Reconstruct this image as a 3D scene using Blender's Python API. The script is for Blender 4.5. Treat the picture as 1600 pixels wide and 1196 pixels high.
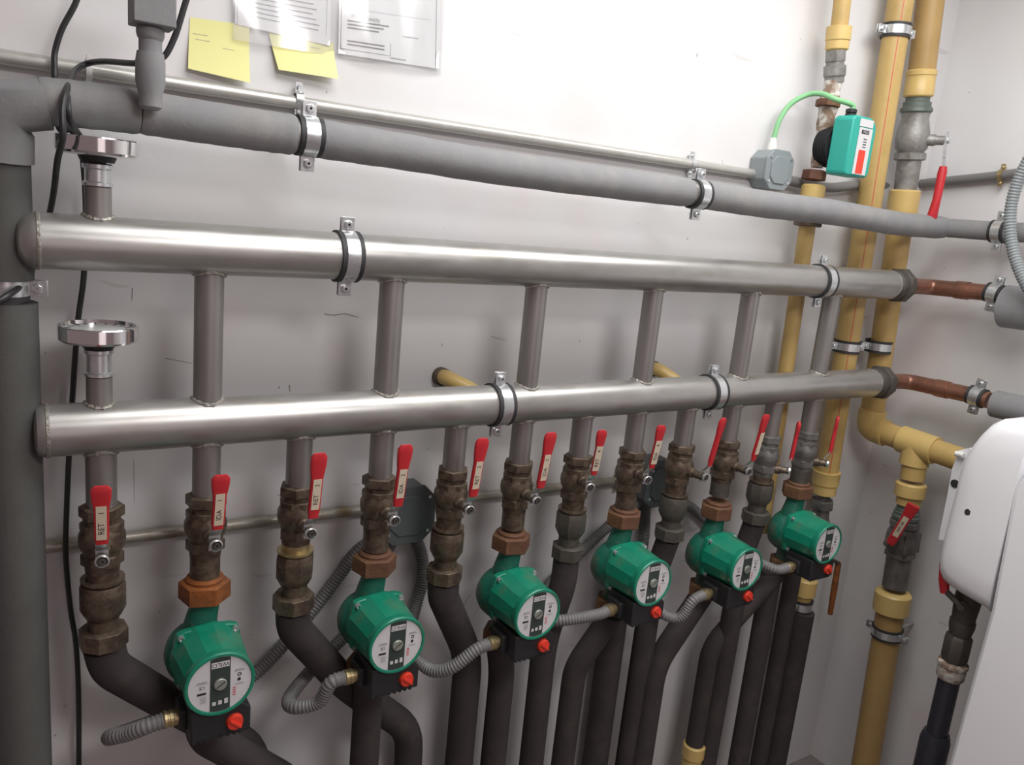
import bpy, math, random
from math import sin, cos, pi, radians
from mathutils import Vector, Matrix

random.seed(7)
for o in list(bpy.data.objects):
    bpy.data.objects.remove(o)
S = bpy.context.scene
COL = S.collection

# ------------------------------------------------------------------ camera
ZL = 1.35                     # height of the lower header above the floor
ZU = ZL + 0.2674              # upper header
P = 0.1494                    # spacing of the outlets
CAM = Vector((-0.12419, -1.26697, 0.37039 + ZL))
YAW, PITCH, ROLL, FOC = 0.583302, -0.212788, 0.0970837, 1255.55
_f = Vector((sin(YAW) * cos(PITCH), cos(YAW) * cos(PITCH), sin(PITCH)))
_r = Vector((cos(YAW), -sin(YAW), 0))
_u = _r.cross(_f)
RIGHT = cos(ROLL) * _r + sin(ROLL) * _u
UP = -sin(ROLL) * _r + cos(ROLL) * _u
FWD = _f
cd = bpy.data.cameras.new('camera')
cam = bpy.data.objects.new('camera', cd)
COL.objects.link(cam)
cd.sensor_width = 36
cd.lens = FOC * 36 / 1600
cd.clip_start = 0.02
cam.matrix_world = Matrix((
    (RIGHT.x, UP.x, -FWD.x, CAM.x), (RIGHT.y, UP.y, -FWD.y, CAM.y),
    (RIGHT.z, UP.z, -FWD.z, CAM.z), (0, 0, 0, 1)))
S.camera = cam


def ray(x, y):
    return RIGHT * ((x - 800) / FOC) - UP * ((y - 598) / FOC) + FWD


def at(x, y, Y):
    d = ray(x, y)
    return CAM + d * ((Y - CAM.y) / d.y)


def atx(x, y, X):
    d = ray(x, y)
    return CAM + d * ((X - CAM.x) / d.x)


# ------------------------------------------------------------------ light
S.view_settings.view_transform = 'Standard'
S.view_settings.look = 'None'
S.view_settings.gamma = 1
S.view_settings.use_curve_mapping = False
S.view_settings.exposure = 0.0
wd = bpy.data.worlds.new('world')
S.world = wd
wd.use_nodes = True
wd.node_tree.nodes['Background'].inputs[0].default_value = (1.0, 0.73, 0.745, 1)
wd.node_tree.nodes['Background'].inputs[1].default_value = 0.19


def area(name, loc, look, sx, sy, power, col):
    l = bpy.data.lights.new(name, 'AREA')
    l.shape = 'RECTANGLE'
    l.size, l.size_y, l.energy, l.color = sx, sy, power, col
    o = bpy.data.objects.new(name, l)
    COL.objects.link(o)
    o.location = loc
    d = Vector(look) - Vector(loc)
    o.rotation_euler = d.to_track_quat('-Z', 'Y').to_euler()
    return o


area('ceiling_lamp', (1.0, -0.50, 2.56), (1.0, -0.40, 0.9), 1.75, 0.50, 22, (1.0, 0.995, 0.98))
area('added_heater_fill', (0.75, -1.75, 2.60), (1.0, -1.3, 0.9), 0.9, 0.5, 23, (1.0, 0.97, 0.96))  # added overhead fill to brighten the heater, not a known lamp
area('added_room_fill', (0.3, -2.85, 1.55), (1.1, 0.0, 1.45), 1.0, 1.5, 4, (1.0, 0.86, 0.85))  # added soft fill from the room side, no doorway is known there


WY = 0.14      # back wall plane
WX = 2.17      # right wall plane


# ------------------------------------------------------------------ materials
def mat(name, col, rough=0.5, metal=0.0, noise=0.0, nscale=20, col2=None, cscale=8, cpos=(0.45, 0.65),
        bump=0.0, bscale=60, stretch=None, spec=0.5, emit=0, trans=0, coat=0):
    m = bpy.data.materials.new(name)
    m.use_nodes = True
    nt = m.node_tree
    b = nt.nodes['Principled BSDF']
    b.inputs['Roughness'].default_value = rough
    b.inputs['Metallic'].default_value = metal
    b.inputs['Specular IOR Level'].default_value = spec
    b.inputs['Coat Weight'].default_value = coat
    b.inputs['Transmission Weight'].default_value = trans
    tc = nt.nodes.new('ShaderNodeTexCoord')
    mp = nt.nodes.new('ShaderNodeMapping')
    nt.links.new(tc.outputs['Object'], mp.inputs['Vector'])
    if stretch:
        mp.inputs['Scale'].default_value = stretch
    rgb = nt.nodes.new('ShaderNodeRGB')
    rgb.outputs[0].default_value = (*col, 1)
    out = rgb.outputs[0]
    if col2:
        n = nt.nodes.new('ShaderNodeTexNoise')
        n.inputs['Scale'].default_value = cscale
        n.inputs['Detail'].default_value = 6
        n.inputs['Roughness'].default_value = 0.65
        nt.links.new(mp.outputs[0], n.inputs['Vector'])
        r = nt.nodes.new('ShaderNodeValToRGB')
        r.color_ramp.elements[0].position = cpos[0]
        r.color_ramp.elements[1].position = cpos[1]
        nt.links.new(n.outputs['Fac'], r.inputs[0])
        mx = nt.nodes.new('ShaderNodeMix')
        mx.data_type = 'RGBA'
        nt.links.new(r.outputs[0], mx.inputs['Factor'])
        nt.links.new(out, mx.inputs['A'])
        mx.inputs['B'].default_value = (*col2, 1)
        out = mx.outputs['Result']
    if noise:
        n = nt.nodes.new('ShaderNodeTexNoise')
        n.inputs['Scale'].default_value = nscale
        n.inputs['Detail'].default_value = 5
        nt.links.new(mp.outputs[0], n.inputs['Vector'])
        mr = nt.nodes.new('ShaderNodeMapRange')
        mr.inputs['To Min'].default_value = 1 - noise
        mr.inputs['To Max'].default_value = 1 + noise
        nt.links.new(n.outputs['Fac'], mr.inputs['Value'])
        vm = nt.nodes.new('ShaderNodeVectorMath')
        vm.operation = 'SCALE'
        nt.links.new(out, vm.inputs[0])
        nt.links.new(mr.outputs[0], vm.inputs['Scale'])
        out = vm.outputs[0]
        mr2 = nt.nodes.new('ShaderNodeMapRange')
        mr2.inputs['To Min'].default_value = max(0.02, rough - 0.12)
        mr2.inputs['To Max'].default_value = min(1, rough + 0.12)
        nt.links.new(n.outputs['Fac'], mr2.inputs['Value'])
        nt.links.new(mr2.outputs[0], b.inputs['Roughness'])
    nt.links.new(out, b.inputs['Base Color'])
    if bump:
        n = nt.nodes.new('ShaderNodeTexNoise')
        n.inputs['Scale'].default_value = bscale
        n.inputs['Detail'].default_value = 4
        nt.links.new(mp.outputs[0], n.inputs['Vector'])
        bp = nt.nodes.new('ShaderNodeBump')
        bp.inputs['Strength'].default_value = bump
        bp.inputs['Distance'].default_value = 0.004
        nt.links.new(n.outputs['Fac'], bp.inputs['Height'])
        nt.links.new(bp.outputs[0], b.inputs['Normal'])
    return m


M = dict(
    steel=mat('galvanised_steel', (0.42, 0.41, 0.395), 0.36, 0.8, noise=0.16, nscale=14, col2=(0.30, 0.27, 0.225),
              cscale=5, cpos=(0.55, 0.85), stretch=(1, 3, 3)),
    riser=mat('dull_steel', (0.285, 0.27, 0.26), 0.42, 0.7, noise=0.15, nscale=25, stretch=(1, 1, .3)),
    weld=mat('weld_bead', (0.42, 0.40, 0.36), 0.45, 0.7, noise=0.3, nscale=150, bump=.5, bscale=250),
    zinc=mat('bright_zinc', (0.66, 0.68, 0.69), 0.30, 0.85, noise=0.12, nscale=60),
    rubber=mat('black_rubber', (0.03, 0.03, 0.033), 0.6),
    brass=mat('tarnished_brass', (0.19, 0.150, 0.105), 0.44, 0.6, noise=0.4, nscale=45, col2=(0.085, 0.058, 0.046),
              cscale=42, cpos=(0.38, 0.60), bump=.25, bscale=90),
    brassl=mat('brass_bright', (0.45, 0.36, 0.2), 0.35, 0.85, noise=0.2, nscale=60),
    rust=mat('rusty_iron', (0.13, 0.055, 0.036), 0.7, 0.2, noise=0.35, nscale=60, col2=(0.17, 0.09, 0.04),
             cscale=18, bump=.3, bscale=120),
    rusto=mat('orange_rust', (0.27, 0.085, 0.018), 0.75, 0.1, noise=0.4, nscale=50, col2=(0.12, 0.045, 0.02),
              cscale=22, bump=.35, bscale=110),
    iron=mat('dark_iron', (0.10, 0.09, 0.078), 0.55, 0.5, noise=0.3, nscale=50, bump=.3, bscale=120),
    green=mat('pump_green_enamel', (0.006, 0.21, 0.125), 0.36, 0.0, noise=0.18, nscale=35, col2=(0.075, 0.150, 0.085),
              cscale=16, cpos=(0.50, 0.72), coat=.15, bump=.06, bscale=150),
    greend=mat('pump_green_casting', (0.006, 0.13, 0.085), 0.5, 0.0, noise=0.2, nscale=35, col2=(0.11, 0.11, 0.075),
               cscale=18, cpos=(0.47, 0.68), bump=.2, bscale=150),
    teal=mat('teal_plastic', (0.02, 0.36, 0.29), 0.4),
    blackp=mat('black_plastic', (0.018, 0.018, 0.02), 0.5, bump=.1, bscale=200),
    redv=mat('red_vinyl', (0.52, 0.022, 0.03), 0.42, noise=0.1, nscale=30),
    redk=mat('red_knob', (0.72, 0.05, 0.025), 0.45),
    tag=mat('cream_tag', (0.64, 0.55, 0.42), 0.6),
    tagw=mat('white_label', (0.62, 0.61, 0.62), 0.45, noise=.05),
    ink=mat('black_ink', (0.02, 0.02, 0.022), 0.6),
    inkg=mat('grey_ink', (0.25, 0.25, 0.28), 0.6),
    inkr=mat('red_ink', (0.5, 0.05, 0.06), 0.6),
    panel=mat('dark_green_panel', (0.035, 0.05, 0.045), 0.45),
    screw=mat('grey_screw', (0.33, 0.36, 0.32), 0.4, 0.5),
    foam=mat('lit_pipe_foam', (0.235, 0.235, 0.24), 0.9, noise=0.12, nscale=30, col2=(0.29, 0.28, 0.26),
             cscale=12, cpos=(.5, .8), bump=.12, bscale=180, spec=.25),  # lighter copy of the pipe foam, lamplight put into its colour
    foamd=mat('shaded_pipe_foam', (0.052, 0.044, 0.044), 0.85, noise=0.18, nscale=25, col2=(0.085, 0.072, 0.065),
              cscale=9, cpos=(.5, .8), bump=.12, bscale=180, spec=.25),  # same foam for the lower runs, shade put into its colour
    foamm=mat('charcoal_pipe_foam', (0.10, 0.10, 0.095), 0.85, noise=0.15, nscale=25, bump=.12, bscale=180, spec=.25),
    ochre=mat('ochre_pvc', (0.41, 0.265, 0.10), 0.45, noise=0.12, nscale=14, col2=(0.32, 0.20, 0.075), cscale=6, cpos=(.5, .8)),
    cut=mat('dark_cut_edge', (0.03, 0.03, 0.03), 0.95),
    yellow=mat('yellow_pvc', (0.50, 0.345, 0.125), 0.42, noise=0.1, nscale=18, col2=(0.37, 0.25, 0.09),
               cscale=7, cpos=(.5, .8)),
    yfit=mat('yellow_fitting', (0.60, 0.43, 0.16), 0.38, noise=0.08, nscale=30),
    redline=mat('red_stripe', (0.55, 0.10, 0.05), 0.5),
    copper=mat('copper', (0.36, 0.17, 0.115), 0.38, 0.7, noise=0.2, nscale=30, col2=(0.20, 0.105, 0.075), cscale=14),
    conduit=mat('rigid_conduit', (0.48, 0.47, 0.44), 0.35, 0.4, noise=0.12, nscale=40),
    conduit2=mat('rusty_conduit', (0.42, 0.40, 0.35), 0.4, 0.5, noise=0.2, nscale=50, col2=(0.32, 0.24, 0.14),
                 cscale=22, cpos=(.52, .7)),
    flex=mat('grey_corrugated_plastic', (0.175, 0.172, 0.17), 0.5, noise=.1),
    flexl=mat('light_corrugated_plastic', (0.24, 0.265, 0.27), 0.45, noise=.1),
    box=mat('grey_box_plastic', (0.235, 0.265, 0.275), 0.45, noise=0.06, nscale=20),
    boxd=mat('dark_grey_box_plastic', (0.10, 0.115, 0.12), 0.5, noise=0.1, nscale=20),
    cable=mat('black_cable', (0.02, 0.02, 0.021), 0.45),
    gcable=mat('green_cable', (0.22, 0.50, 0.24), 0.5),
    chrome=mat('chrome', (0.80, 0.80, 0.80), 0.12, 1.0),
    dial=mat('dial_glass', (0.55, 0.56, 0.55), 0.15, 0.0),
    white=mat('white_enamel', (0.88, 0.88, 0.90), 0.32, coat=.2),
    wplast=mat('white_plastic', (0.75, 0.75, 0.72), 0.45),
    note=mat('yellow_note', (0.78, 0.76, 0.33), 0.7),
    paper=mat('white_paper', (0.80, 0.81, 0.82), 0.6),
    valvegrey=mat('grey_valve_iron', (0.19, 0.185, 0.175), 0.45, 0.45, noise=0.35, nscale=50, col2=(.09, .085, .08), cscale=25, bump=.2, bscale=120),
    adapter=mat('dull_grey_metal', (0.31, 0.305, 0.29), 0.45, 0.4, noise=0.3, nscale=50, col2=(.19, .18, .165), cscale=20, bump=.2, bscale=120),
    plaster=mat('white_scale', (0.60, 0.57, 0.52), 0.7, noise=.2, nscale=60, col2=(0.24, 0.16, 0.11), cscale=34,
                cpos=(.44, .56), bump=.8, bscale=60),
    fitgreen=mat('greenish_iron', (0.13, 0.16, 0.14), 0.5, 0.3, noise=.2, nscale=40, bump=.3, bscale=140),
    blackpipe=mat('glossy_black_pipe', (0.03, 0.03, 0.04), 0.22),
    floor=mat('concrete_floor', (0.22, 0.20, 0.19), 0.8, noise=.2, nscale=6, bump=.2),
)

# clear sleeve
m = bpy.data.materials.new('clear_film')
m.use_nodes = True
nt = m.node_tree
for n in list(nt.nodes):
    nt.nodes.remove(n)
o_ = nt.nodes.new('ShaderNodeOutputMaterial')
t_ = nt.nodes.new('ShaderNodeBsdfTransparent')
g_ = nt.nodes.new('ShaderNodeBsdfGlossy')
g_.inputs['Roughness'].default_value = 0.18
x_ = nt.nodes.new('ShaderNodeMixShader')
x_.inputs[0].default_value = 0.20
d_ = nt.nodes.new('ShaderNodeBsdfDiffuse')
d_.inputs['Color'].default_value = (.85, .85, .87, 1)
y_ = nt.nodes.new('ShaderNodeMixShader')
y_.inputs[0].default_value = 0.22
nt.links.new(t_.outputs[0], y_.inputs[1])
nt.links.new(d_.outputs[0], y_.inputs[2])
nt.links.new(y_.outputs[0], x_.inputs[1])
nt.links.new(g_.outputs[0], x_.inputs[2])
nt.links.new(x_.outputs[0], o_.inputs[0])
M['film'] = m


# wall material: white paint with soft unevenness, specks, hairline scratches and faint pink mottling
def wall_material():
    m = bpy.data.materials.new('wall_paint')
    m.use_nodes = True
    nt = m.node_tree
    b = nt.nodes['Principled BSDF']
    b.inputs['Roughness'].default_value = 0.62
    b.inputs['Specular IOR Level'].default_value = 0.3
    tc = nt.nodes.new('ShaderNodeTexCoord')

    def nz(scale, detail, rough, lo, hi, dist=0.0, vec=None):
        n = nt.nodes.new('ShaderNodeTexNoise')
        n.inputs['Scale'].default_value = scale
        n.inputs['Detail'].default_value = detail
        n.inputs['Roughness'].default_value = rough
        n.inputs['Distortion'].default_value = dist
        nt.links.new(vec or tc.outputs['Object'], n.inputs['Vector'])
        r = nt.nodes.new('ShaderNodeMapRange')
        r.inputs['From Min'].default_value = lo
        r.inputs['From Max'].default_value = hi
        nt.links.new(n.outputs['Fac'], r.inputs['Value'])
        return r.outputs[0]

    def mix(a, bcol, fac, amt):
        mm = nt.nodes.new('ShaderNodeMath')
        mm.operation = 'MULTIPLY'
        nt.links.new(fac, mm.inputs[0])
        mm.inputs[1].default_value = amt
        x = nt.nodes.new('ShaderNodeMix')
        x.data_type = 'RGBA'
        nt.links.new(mm.outputs[0], x.inputs['Factor'])
        if isinstance(a, tuple):
            x.inputs['A'].default_value = (*a, 1)
        else:
            nt.links.new(a, x.inputs['A'])
        x.inputs['B'].default_value = (*bcol, 1)
        return x.outputs['Result']
    c = mix((0.70, 0.70, 0.705), (0.60, 0.57, 0.54), nz(2.2, 3, .5, .4, .75), 0.55)
    c = mix(c, (0.66, 0.50, 0.50), nz(3.1, 2, .5, .55, .8, 0, None), 0.35)
    c = mix(c, (0.30, 0.27, 0.25), nz(55, 2, .5, .77, .80), 0.8)
    mp = nt.nodes.new('ShaderNodeMapping')
    mp.inputs['Scale'].default_value = (5, 5, 28)
    mp.inputs['Rotation'].default_value = (0, .4, 0)
    nt.links.new(tc.outputs['Object'], mp.inputs['Vector'])
    c = mix(c, (0.42, 0.40, 0.38), nz(1.4, 2, .4, .745, .76, 0, mp.outputs[0]), 0.35)
    nt.links.new(c, b.inputs['Base Color'])
    n = nt.nodes.new('ShaderNodeTexNoise')
    n.inputs['Scale'].default_value = 14
    n.inputs['Detail'].default_value = 6
    nt.links.new(tc.outputs['Object'], n.inputs['Vector'])
    bp = nt.nodes.new('ShaderNodeBump')
    bp.inputs['Strength'].default_value = 0.12
    bp.inputs['Distance'].default_value = 0.01
    nt.links.new(n.outputs['Fac'], bp.inputs['Height'])
    nt.links.new(bp.outputs[0], b.inputs['Normal'])
    return m


M['wall'] = wall_material()


# ------------------------------------------------------------------ mesh builder
def frame(axis):
    a = Vector(axis).normalized()
    h = Vector((0, 0, 1)) if abs(a.z) < 0.9 else Vector((1, 0, 0))
    u = h.cross(a).normalized()
    return u, a.cross(u), a


def catmull(pts, n=8):
    pts = [Vector(p) for p in pts]
    q = [pts[0] * 2 - pts[1]] + pts + [pts[-1] * 2 - pts[-2]]
    out = []
    for i in range(1, len(q) - 2):
        a, b, c, d = q[i - 1:i + 3]
        for k in range(n):
            t = k / n
            out.append(0.5 * ((2 * b) + (c - a) * t + (2 * a - 5 * b + 4 * c - d) * t * t
                              + (3 * b - a - 3 * c + d) * t ** 3))
    out.append(pts[-1])
    return out


def fillet(pts, r, n=6):
    pts = [Vector(p) for p in pts]
    out = [pts[0]]
    for i in range(1, len(pts) - 1):
        a, b, c = pts[i - 1:i + 2]
        l1, l2 = (a - b).length, (c - b).length
        rr = min(r, l1 * .48, l2 * .48)
        p0, p1 = b + (a - b).normalized() * rr, b + (c - b).normalized() * rr
        for k in range(n + 1):
            t = k / n
            out.append(p0 * (1 - t) ** 2 + b * 2 * t * (1 - t) + p1 * t * t)
    out.append(pts[-1])
    return out


class MB:
    def __init__(s):
        s.v, s.f, s.m = [], [], []
        s.cur = 0

    def mat(s, i):
        s.cur = i
        return s

    def add(s, vs, fs):
        b = len(s.v)
        s.v += [Vector(v) for v in vs]
        for f in fs:
            s.f.append([b + i for i in f])
            s.m.append(s.cur)

    def tube(s, path, r, seg=16, caps=True):
        path = [Vector(p) for p in path]
        n = len(path)
        rr = r if isinstance(r, (list, tuple)) else [r] * n
        T = []
        for i in range(n):
            a, b = path[max(0, i - 1)], path[min(n - 1, i + 1)]
            T.append((b - a).normalized())
        u, v, _ = frame(T[0])
        vs, fs = [], []
        for i in range(n):
            if i:
                u = (u - T[i] * u.dot(T[i])).normalized()
                v = T[i].cross(u)
            for k in range(seg):
                a = 2 * pi * k / seg
                vs.append(path[i] + (u * cos(a) + v * sin(a)) * rr[i])
        for i in range(n - 1):
            for k in range(seg):
                k2 = (k + 1) % seg
                fs.append((i * seg + k, i * seg + k2, (i + 1) * seg + k2, (i + 1) * seg + k))
        if caps:
            fs.append(tuple(reversed(range(seg))))
            fs.append(tuple((n - 1) * seg + k for k in range(seg)))
        s.add(vs, fs)
        return s

    def cyl(s, a, b, r, seg=24):
        return s.tube([a, b], r, seg)

    def lathe(s, o, axis, prof, seg=28, phase=0.0, closed=False):
        """prof: list of (radius, height along axis)"""
        u, v, a = frame(axis)
        o = Vector(o)
        vs, fs = [], []
        n = len(prof)
        for r, h in prof:
            for k in range(seg):
                t = 2 * pi * k / seg + phase
                vs.append(o + a * h + (u * cos(t) + v * sin(t)) * max(r, 1e-5))
        rng = range(n) if closed else range(n - 1)
        for i in rng:
            j = (i + 1) % n
            for k in range(seg):
                k2 = (k + 1) % seg
                fs.append((i * seg + k, i * seg + k2, j * seg + k2, j * seg + k))
        if not closed:
            fs.append(tuple(reversed(range(seg))))
            fs.append(tuple((n - 1) * seg + k for k in range(seg)))
        s.add(vs, fs)
        return s

    def hexa(s, o, axis, r, h0, h1, phase=0.0, ch=0.0015, n=6):
        return s.lathe(o, axis, [(r - ch * 1.6, h0), (r, h0 + ch), (r, h1 - ch), (r - ch * 1.6, h1)], n, phase)

    def box(s, c, d, rot=None):
        c = Vector(c)
        x, y, z = d[0] / 2, d[1] / 2, d[2] / 2
        vs = [Vector(p) for p in ((-x, -y, -z), (x, -y, -z), (x, y, -z), (-x, y, -z),
                                  (-x, -y, z), (x, -y, z), (x, y, z), (-x, y, z))]
        if rot is not None:
            vs = [rot @ p for p in vs]
        s.add([c + p for p in vs], [(0, 3, 2, 1), (4, 5, 6, 7), (0, 1, 5, 4), (1, 2, 6, 5), (2, 3, 7, 6), (3, 0, 4, 7)])
        return s

    def prism(s, pts, d):
        """polygon extruded by vector d"""
        pts = [Vector(p) for p in pts]
        d = Vector(d)
        n = len(pts)
        s.add(pts + [p + d for p in pts],
              [tuple(range(n)), tuple(reversed(range(n, 2 * n)))] +
              [(i, n + i, n + (i + 1) % n, (i + 1) % n) for i in range(n)])
        return s

    def ball(s, c, r, seg=14, rings=8, sc=(1, 1, 1)):
        c = Vector(c)
        prof = [(sin(pi * i / rings) * r, -cos(pi * i / rings) * r) for i in range(rings + 1)]
        n0 = len(s.v)
        s.lathe((0, 0, 0), (0, 0, 1), prof, seg)
        for i in range(n0, len(s.v)):
            v = s.v[i]
            s.v[i] = Vector((v.x * sc[0], v.y * sc[1], v.z * sc[2])) + c
        return s

    def grid(s, fn, nu, nv):
        vs = [fn(i / nu, j / nv) for j in range(nv + 1) for i in range(nu + 1)]
        fs = [(j * (nu + 1) + i, j * (nu + 1) + i + 1, (j + 1) * (nu + 1) + i + 1, (j + 1) * (nu + 1) + i)
              for j in range(nv) for i in range(nu)]
        s.add(vs, fs)
        return s

    def text(s, txt, size, o, ex, ey, ext=0.0003, align='CENTER'):
        """flat raised lettering: ex text direction, ey up direction"""
        cu = bpy.data.curves.new('t', 'FONT')
        cu.body = txt
        cu.size = size
        cu.align_x = align
        cu.align_y = 'CENTER'
        cu.resolution_u = 2
        ob = bpy.data.objects.new('t', cu)
        me = bpy.data.meshes.new_from_object(ob)
        ex, ey = Vector(ex).normalized(), Vector(ey).normalized()
        ez = ex.cross(ey)
        vs = [Vector(o) + ex * v.co.x + ey * v.co.y + ez * ext for v in me.vertices]
        s.add(vs, [tuple(p.vertices) for p in me.polygons])
        bpy.data.objects.remove(ob)
        bpy.data.curves.remove(cu)
        bpy.data.meshes.remove(me)
        return s

    def build(s, name, mats, parent=None, local=False, bevel=0, sharp=35):
        mats = mats if isinstance(mats, (list, tuple)) else [mats]
        if parent is not None:
            org = Vector((0, 0, 0)) if local else Vector(ORG[parent.name])
        else:
            lo = Vector([min(v[i] for v in s.v) for i in range(3)])
            hi = Vector([max(v[i] for v in s.v) for i in range(3)])
            org = Vector(((lo.x + hi.x) / 2, (lo.y + hi.y) / 2, lo.z))
        me = bpy.data.meshes.new(name)
        me.from_pydata([tuple(v - org) for v in s.v], [], s.f)
        for k in mats:
            me.materials.append(M[k])
        for p, i in zip(me.polygons, s.m):
            p.material_index = i
            p.use_smooth = True
        me.set_sharp_from_angle(angle=radians(sharp))
        o = bpy.data.objects.new(name, me)
        COL.objects.link(o)
        if parent is not None:
            o.parent = parent
            ORG[o.name] = org
        else:
            o.location = org
            ORG[o.name] = org
        if bevel:
            b = o.modifiers.new('bevel', 'BEVEL')
            b.width = bevel
            b.segments = 2
            b.limit_method = 'ANGLE'
            b.angle_limit = radians(40)
        return o


ORG = {}


def tag(o, label, cat, group=None, kind=None):
    if label:
        o['label'] = label
    if cat:
        o['category'] = cat
    if group:
        o['group'] = group
    if kind:
        o['kind'] = kind
    return o


def thing(name, loc, label, cat, group=None, rz=0):
    o = bpy.data.objects.new(name, None)
    COL.objects.link(o)
    o.location = loc
    o.rotation_euler = (0, 0, rz)
    o.empty_display_size = .02
    ORG[o.name] = Vector(loc)
    return tag(o, label, cat, group)


def lab(o, text):
    o['label'] = text
    return o


# ------------------------------------------------------------------ room
def structure(name, c, d, m='wall'):
    o = MB().box(c, d).build(name, m)
    o['kind'] = 'structure'
    return o


M['scuff'] = mat('scuff_marks', (0.30, 0.28, 0.26), 0.8)
b = MB().box((0.33, WY + .05, 1.3), (3.9, .1, 2.7))
b.mat(1)
for pl, w_ in (([(507, 491), (522, 493), (538, 490), (560, 496)], .0020), ([(822, 851), (838, 838), (853, 820)], .0011),
               ([(722, 952), (731, 935), (736, 928)], .0022), ([(738, 965), (748, 950)], .0010), ([(452, 602), (453, 612)], .0028),
               ([(190, 850), (235, 846), (262, 842)], .0008), ([(209, 720), (210, 786)], .0008), ([(768, 526), (792, 533)], .0012),
               ([(258, 560), (300, 568)], .0016), ([(207, 450), (206, 470)], .0016), ([(510, 142), (511, 146)], .0016),
               ([(1128, 250), (1131, 262)], .0012), ([(890, 1008), (897, 1010)], .0020), ([(1040, 312), (1060, 318)], .0010)):
    q_ = [at(x, y, WY - .0004) for x, y in pl]
    for k_ in range(len(q_) - 1):
        d_ = (q_[k_ + 1] - q_[k_]).normalized()
        n_ = Vector((-d_.z, 0, d_.x)) * w_ * .5
        b.add([q_[k_] - n_, q_[k_ + 1] - n_ * .6, q_[k_ + 1] + n_ * .6, q_[k_] + n_], [(0, 1, 2, 3)])
b.build('wall_back', ['wall', 'scuff'])['kind'] = 'structure'
structure('wall_right', (WX + .05, -1.4, 1.3), (.1, 3.08, 2.7))
structure('floor', (0.33, -1.4, -.05), (3.9, 3.2, .1), 'floor')
structure('ceiling', (0.33, -1.4, 2.68), (3.9, 3.2, .06))

EX = Vector((1, 0, 0))
EY = Vector((0, 1, 0))
EZ = Vector((0, 0, 1))
R = 0.03805


# ------------------------------------------------------------------ welded manifold
def manifold():
    t = thing('heating_manifold', (0.9, 0, ZL - .13),
              'welded grey steel manifold of two long header pipes joined by risers, on the white wall', 'manifold')
    for z, nm in ((ZU, 'upper'), (ZL, 'lower')):
        x0 = at(43, 380, 0).x if z == ZU else at(58, 676, 0).x
        x1 = 1.870
        q = 1 if z == ZU else .35
        h = MB().lathe((x0, 0, z), EX, [(R, .012), (R, x1 - x0)], 48).build('header_pipe', 'steel', t)
        MB().lathe((x0, 0, z), EX, [(.012, -.014 * q), (.025, -.011 * q), (.034, -.003 * q), (.0375, .006), (R, .012)], 40).build(
            'end_cap', 'steel', h)
        MB().lathe((x0, 0, z), EX, [(R - .001, .0085), (R + .0012, .010), (R + .0016, .013), (R - .001, .0155)],
                   40).build('weld_seam', 'weld', h)
        # reducing union at the right hand end
        u = MB()
        u.lathe((x1, 0, z), EX, [(R, 0), (R + .001, .004), (.034, .016), (.030, .022)], 32)
        u.build('reducer', 'steel', t)
        u = MB()
        u.lathe((x1, 0, z), EX, [(.034, .016), (.039, .019), (.040, .034), (.036, .038)], 12)
        u.hexa((x1, 0, z), EX, .047, .038, .062, .3, .003, 8)
        u.lathe((x1, 0, z), EX, [(.036, .062), (.036, .070), (.028, .080), (.026, .095), (.024, .097)], 24)
        lab(u.build('union_coupling', 'iron', t), 'dark iron union coupling')
    for k in (1, 3, 5, 7, 9, 11):
        r = MB().lathe((k * P, 0, ZL), EZ, [(.0213, .030), (.0213, ZU - ZL - .030)], 28).build('riser_pipe', 'riser', t)
        b = MB()
        bead(b, k * P, ZL, 1)
        b.build('weld_seam', 'weld', r)
        b = MB()
        bead(b, k * P, ZU, -1)
        b.build('weld_seam', 'weld', r)
    for k in range(12):
        r = MB().lathe((k * P, 0, ZL), EZ, [(.0213, -.124), (.0213, -.030)], 28).build('outlet_stub', 'riser', t)
        b = MB()
        bead(b, k * P, ZL, -1)
        b.build('weld_seam', 'weld', r)
    return t


def bead(mb, x, z, sgn, r=.0213, RR=R):
    pts = []
    n = 36
    for i in range(n + 1):
        a = 2 * pi * i / n
        px, py = r * cos(a), r * sin(a)
        pz = math.sqrt(max(0, RR * RR - py * py))
        pts.append(Vector((x + px * 1.06, py * 1.06, z + sgn * (pz + .0005))))
    mb.tube(pts, [.0026 + .0009 * sin(i * 2.3) for i in range(n + 1)], 6, caps=False)


manifold()


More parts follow.
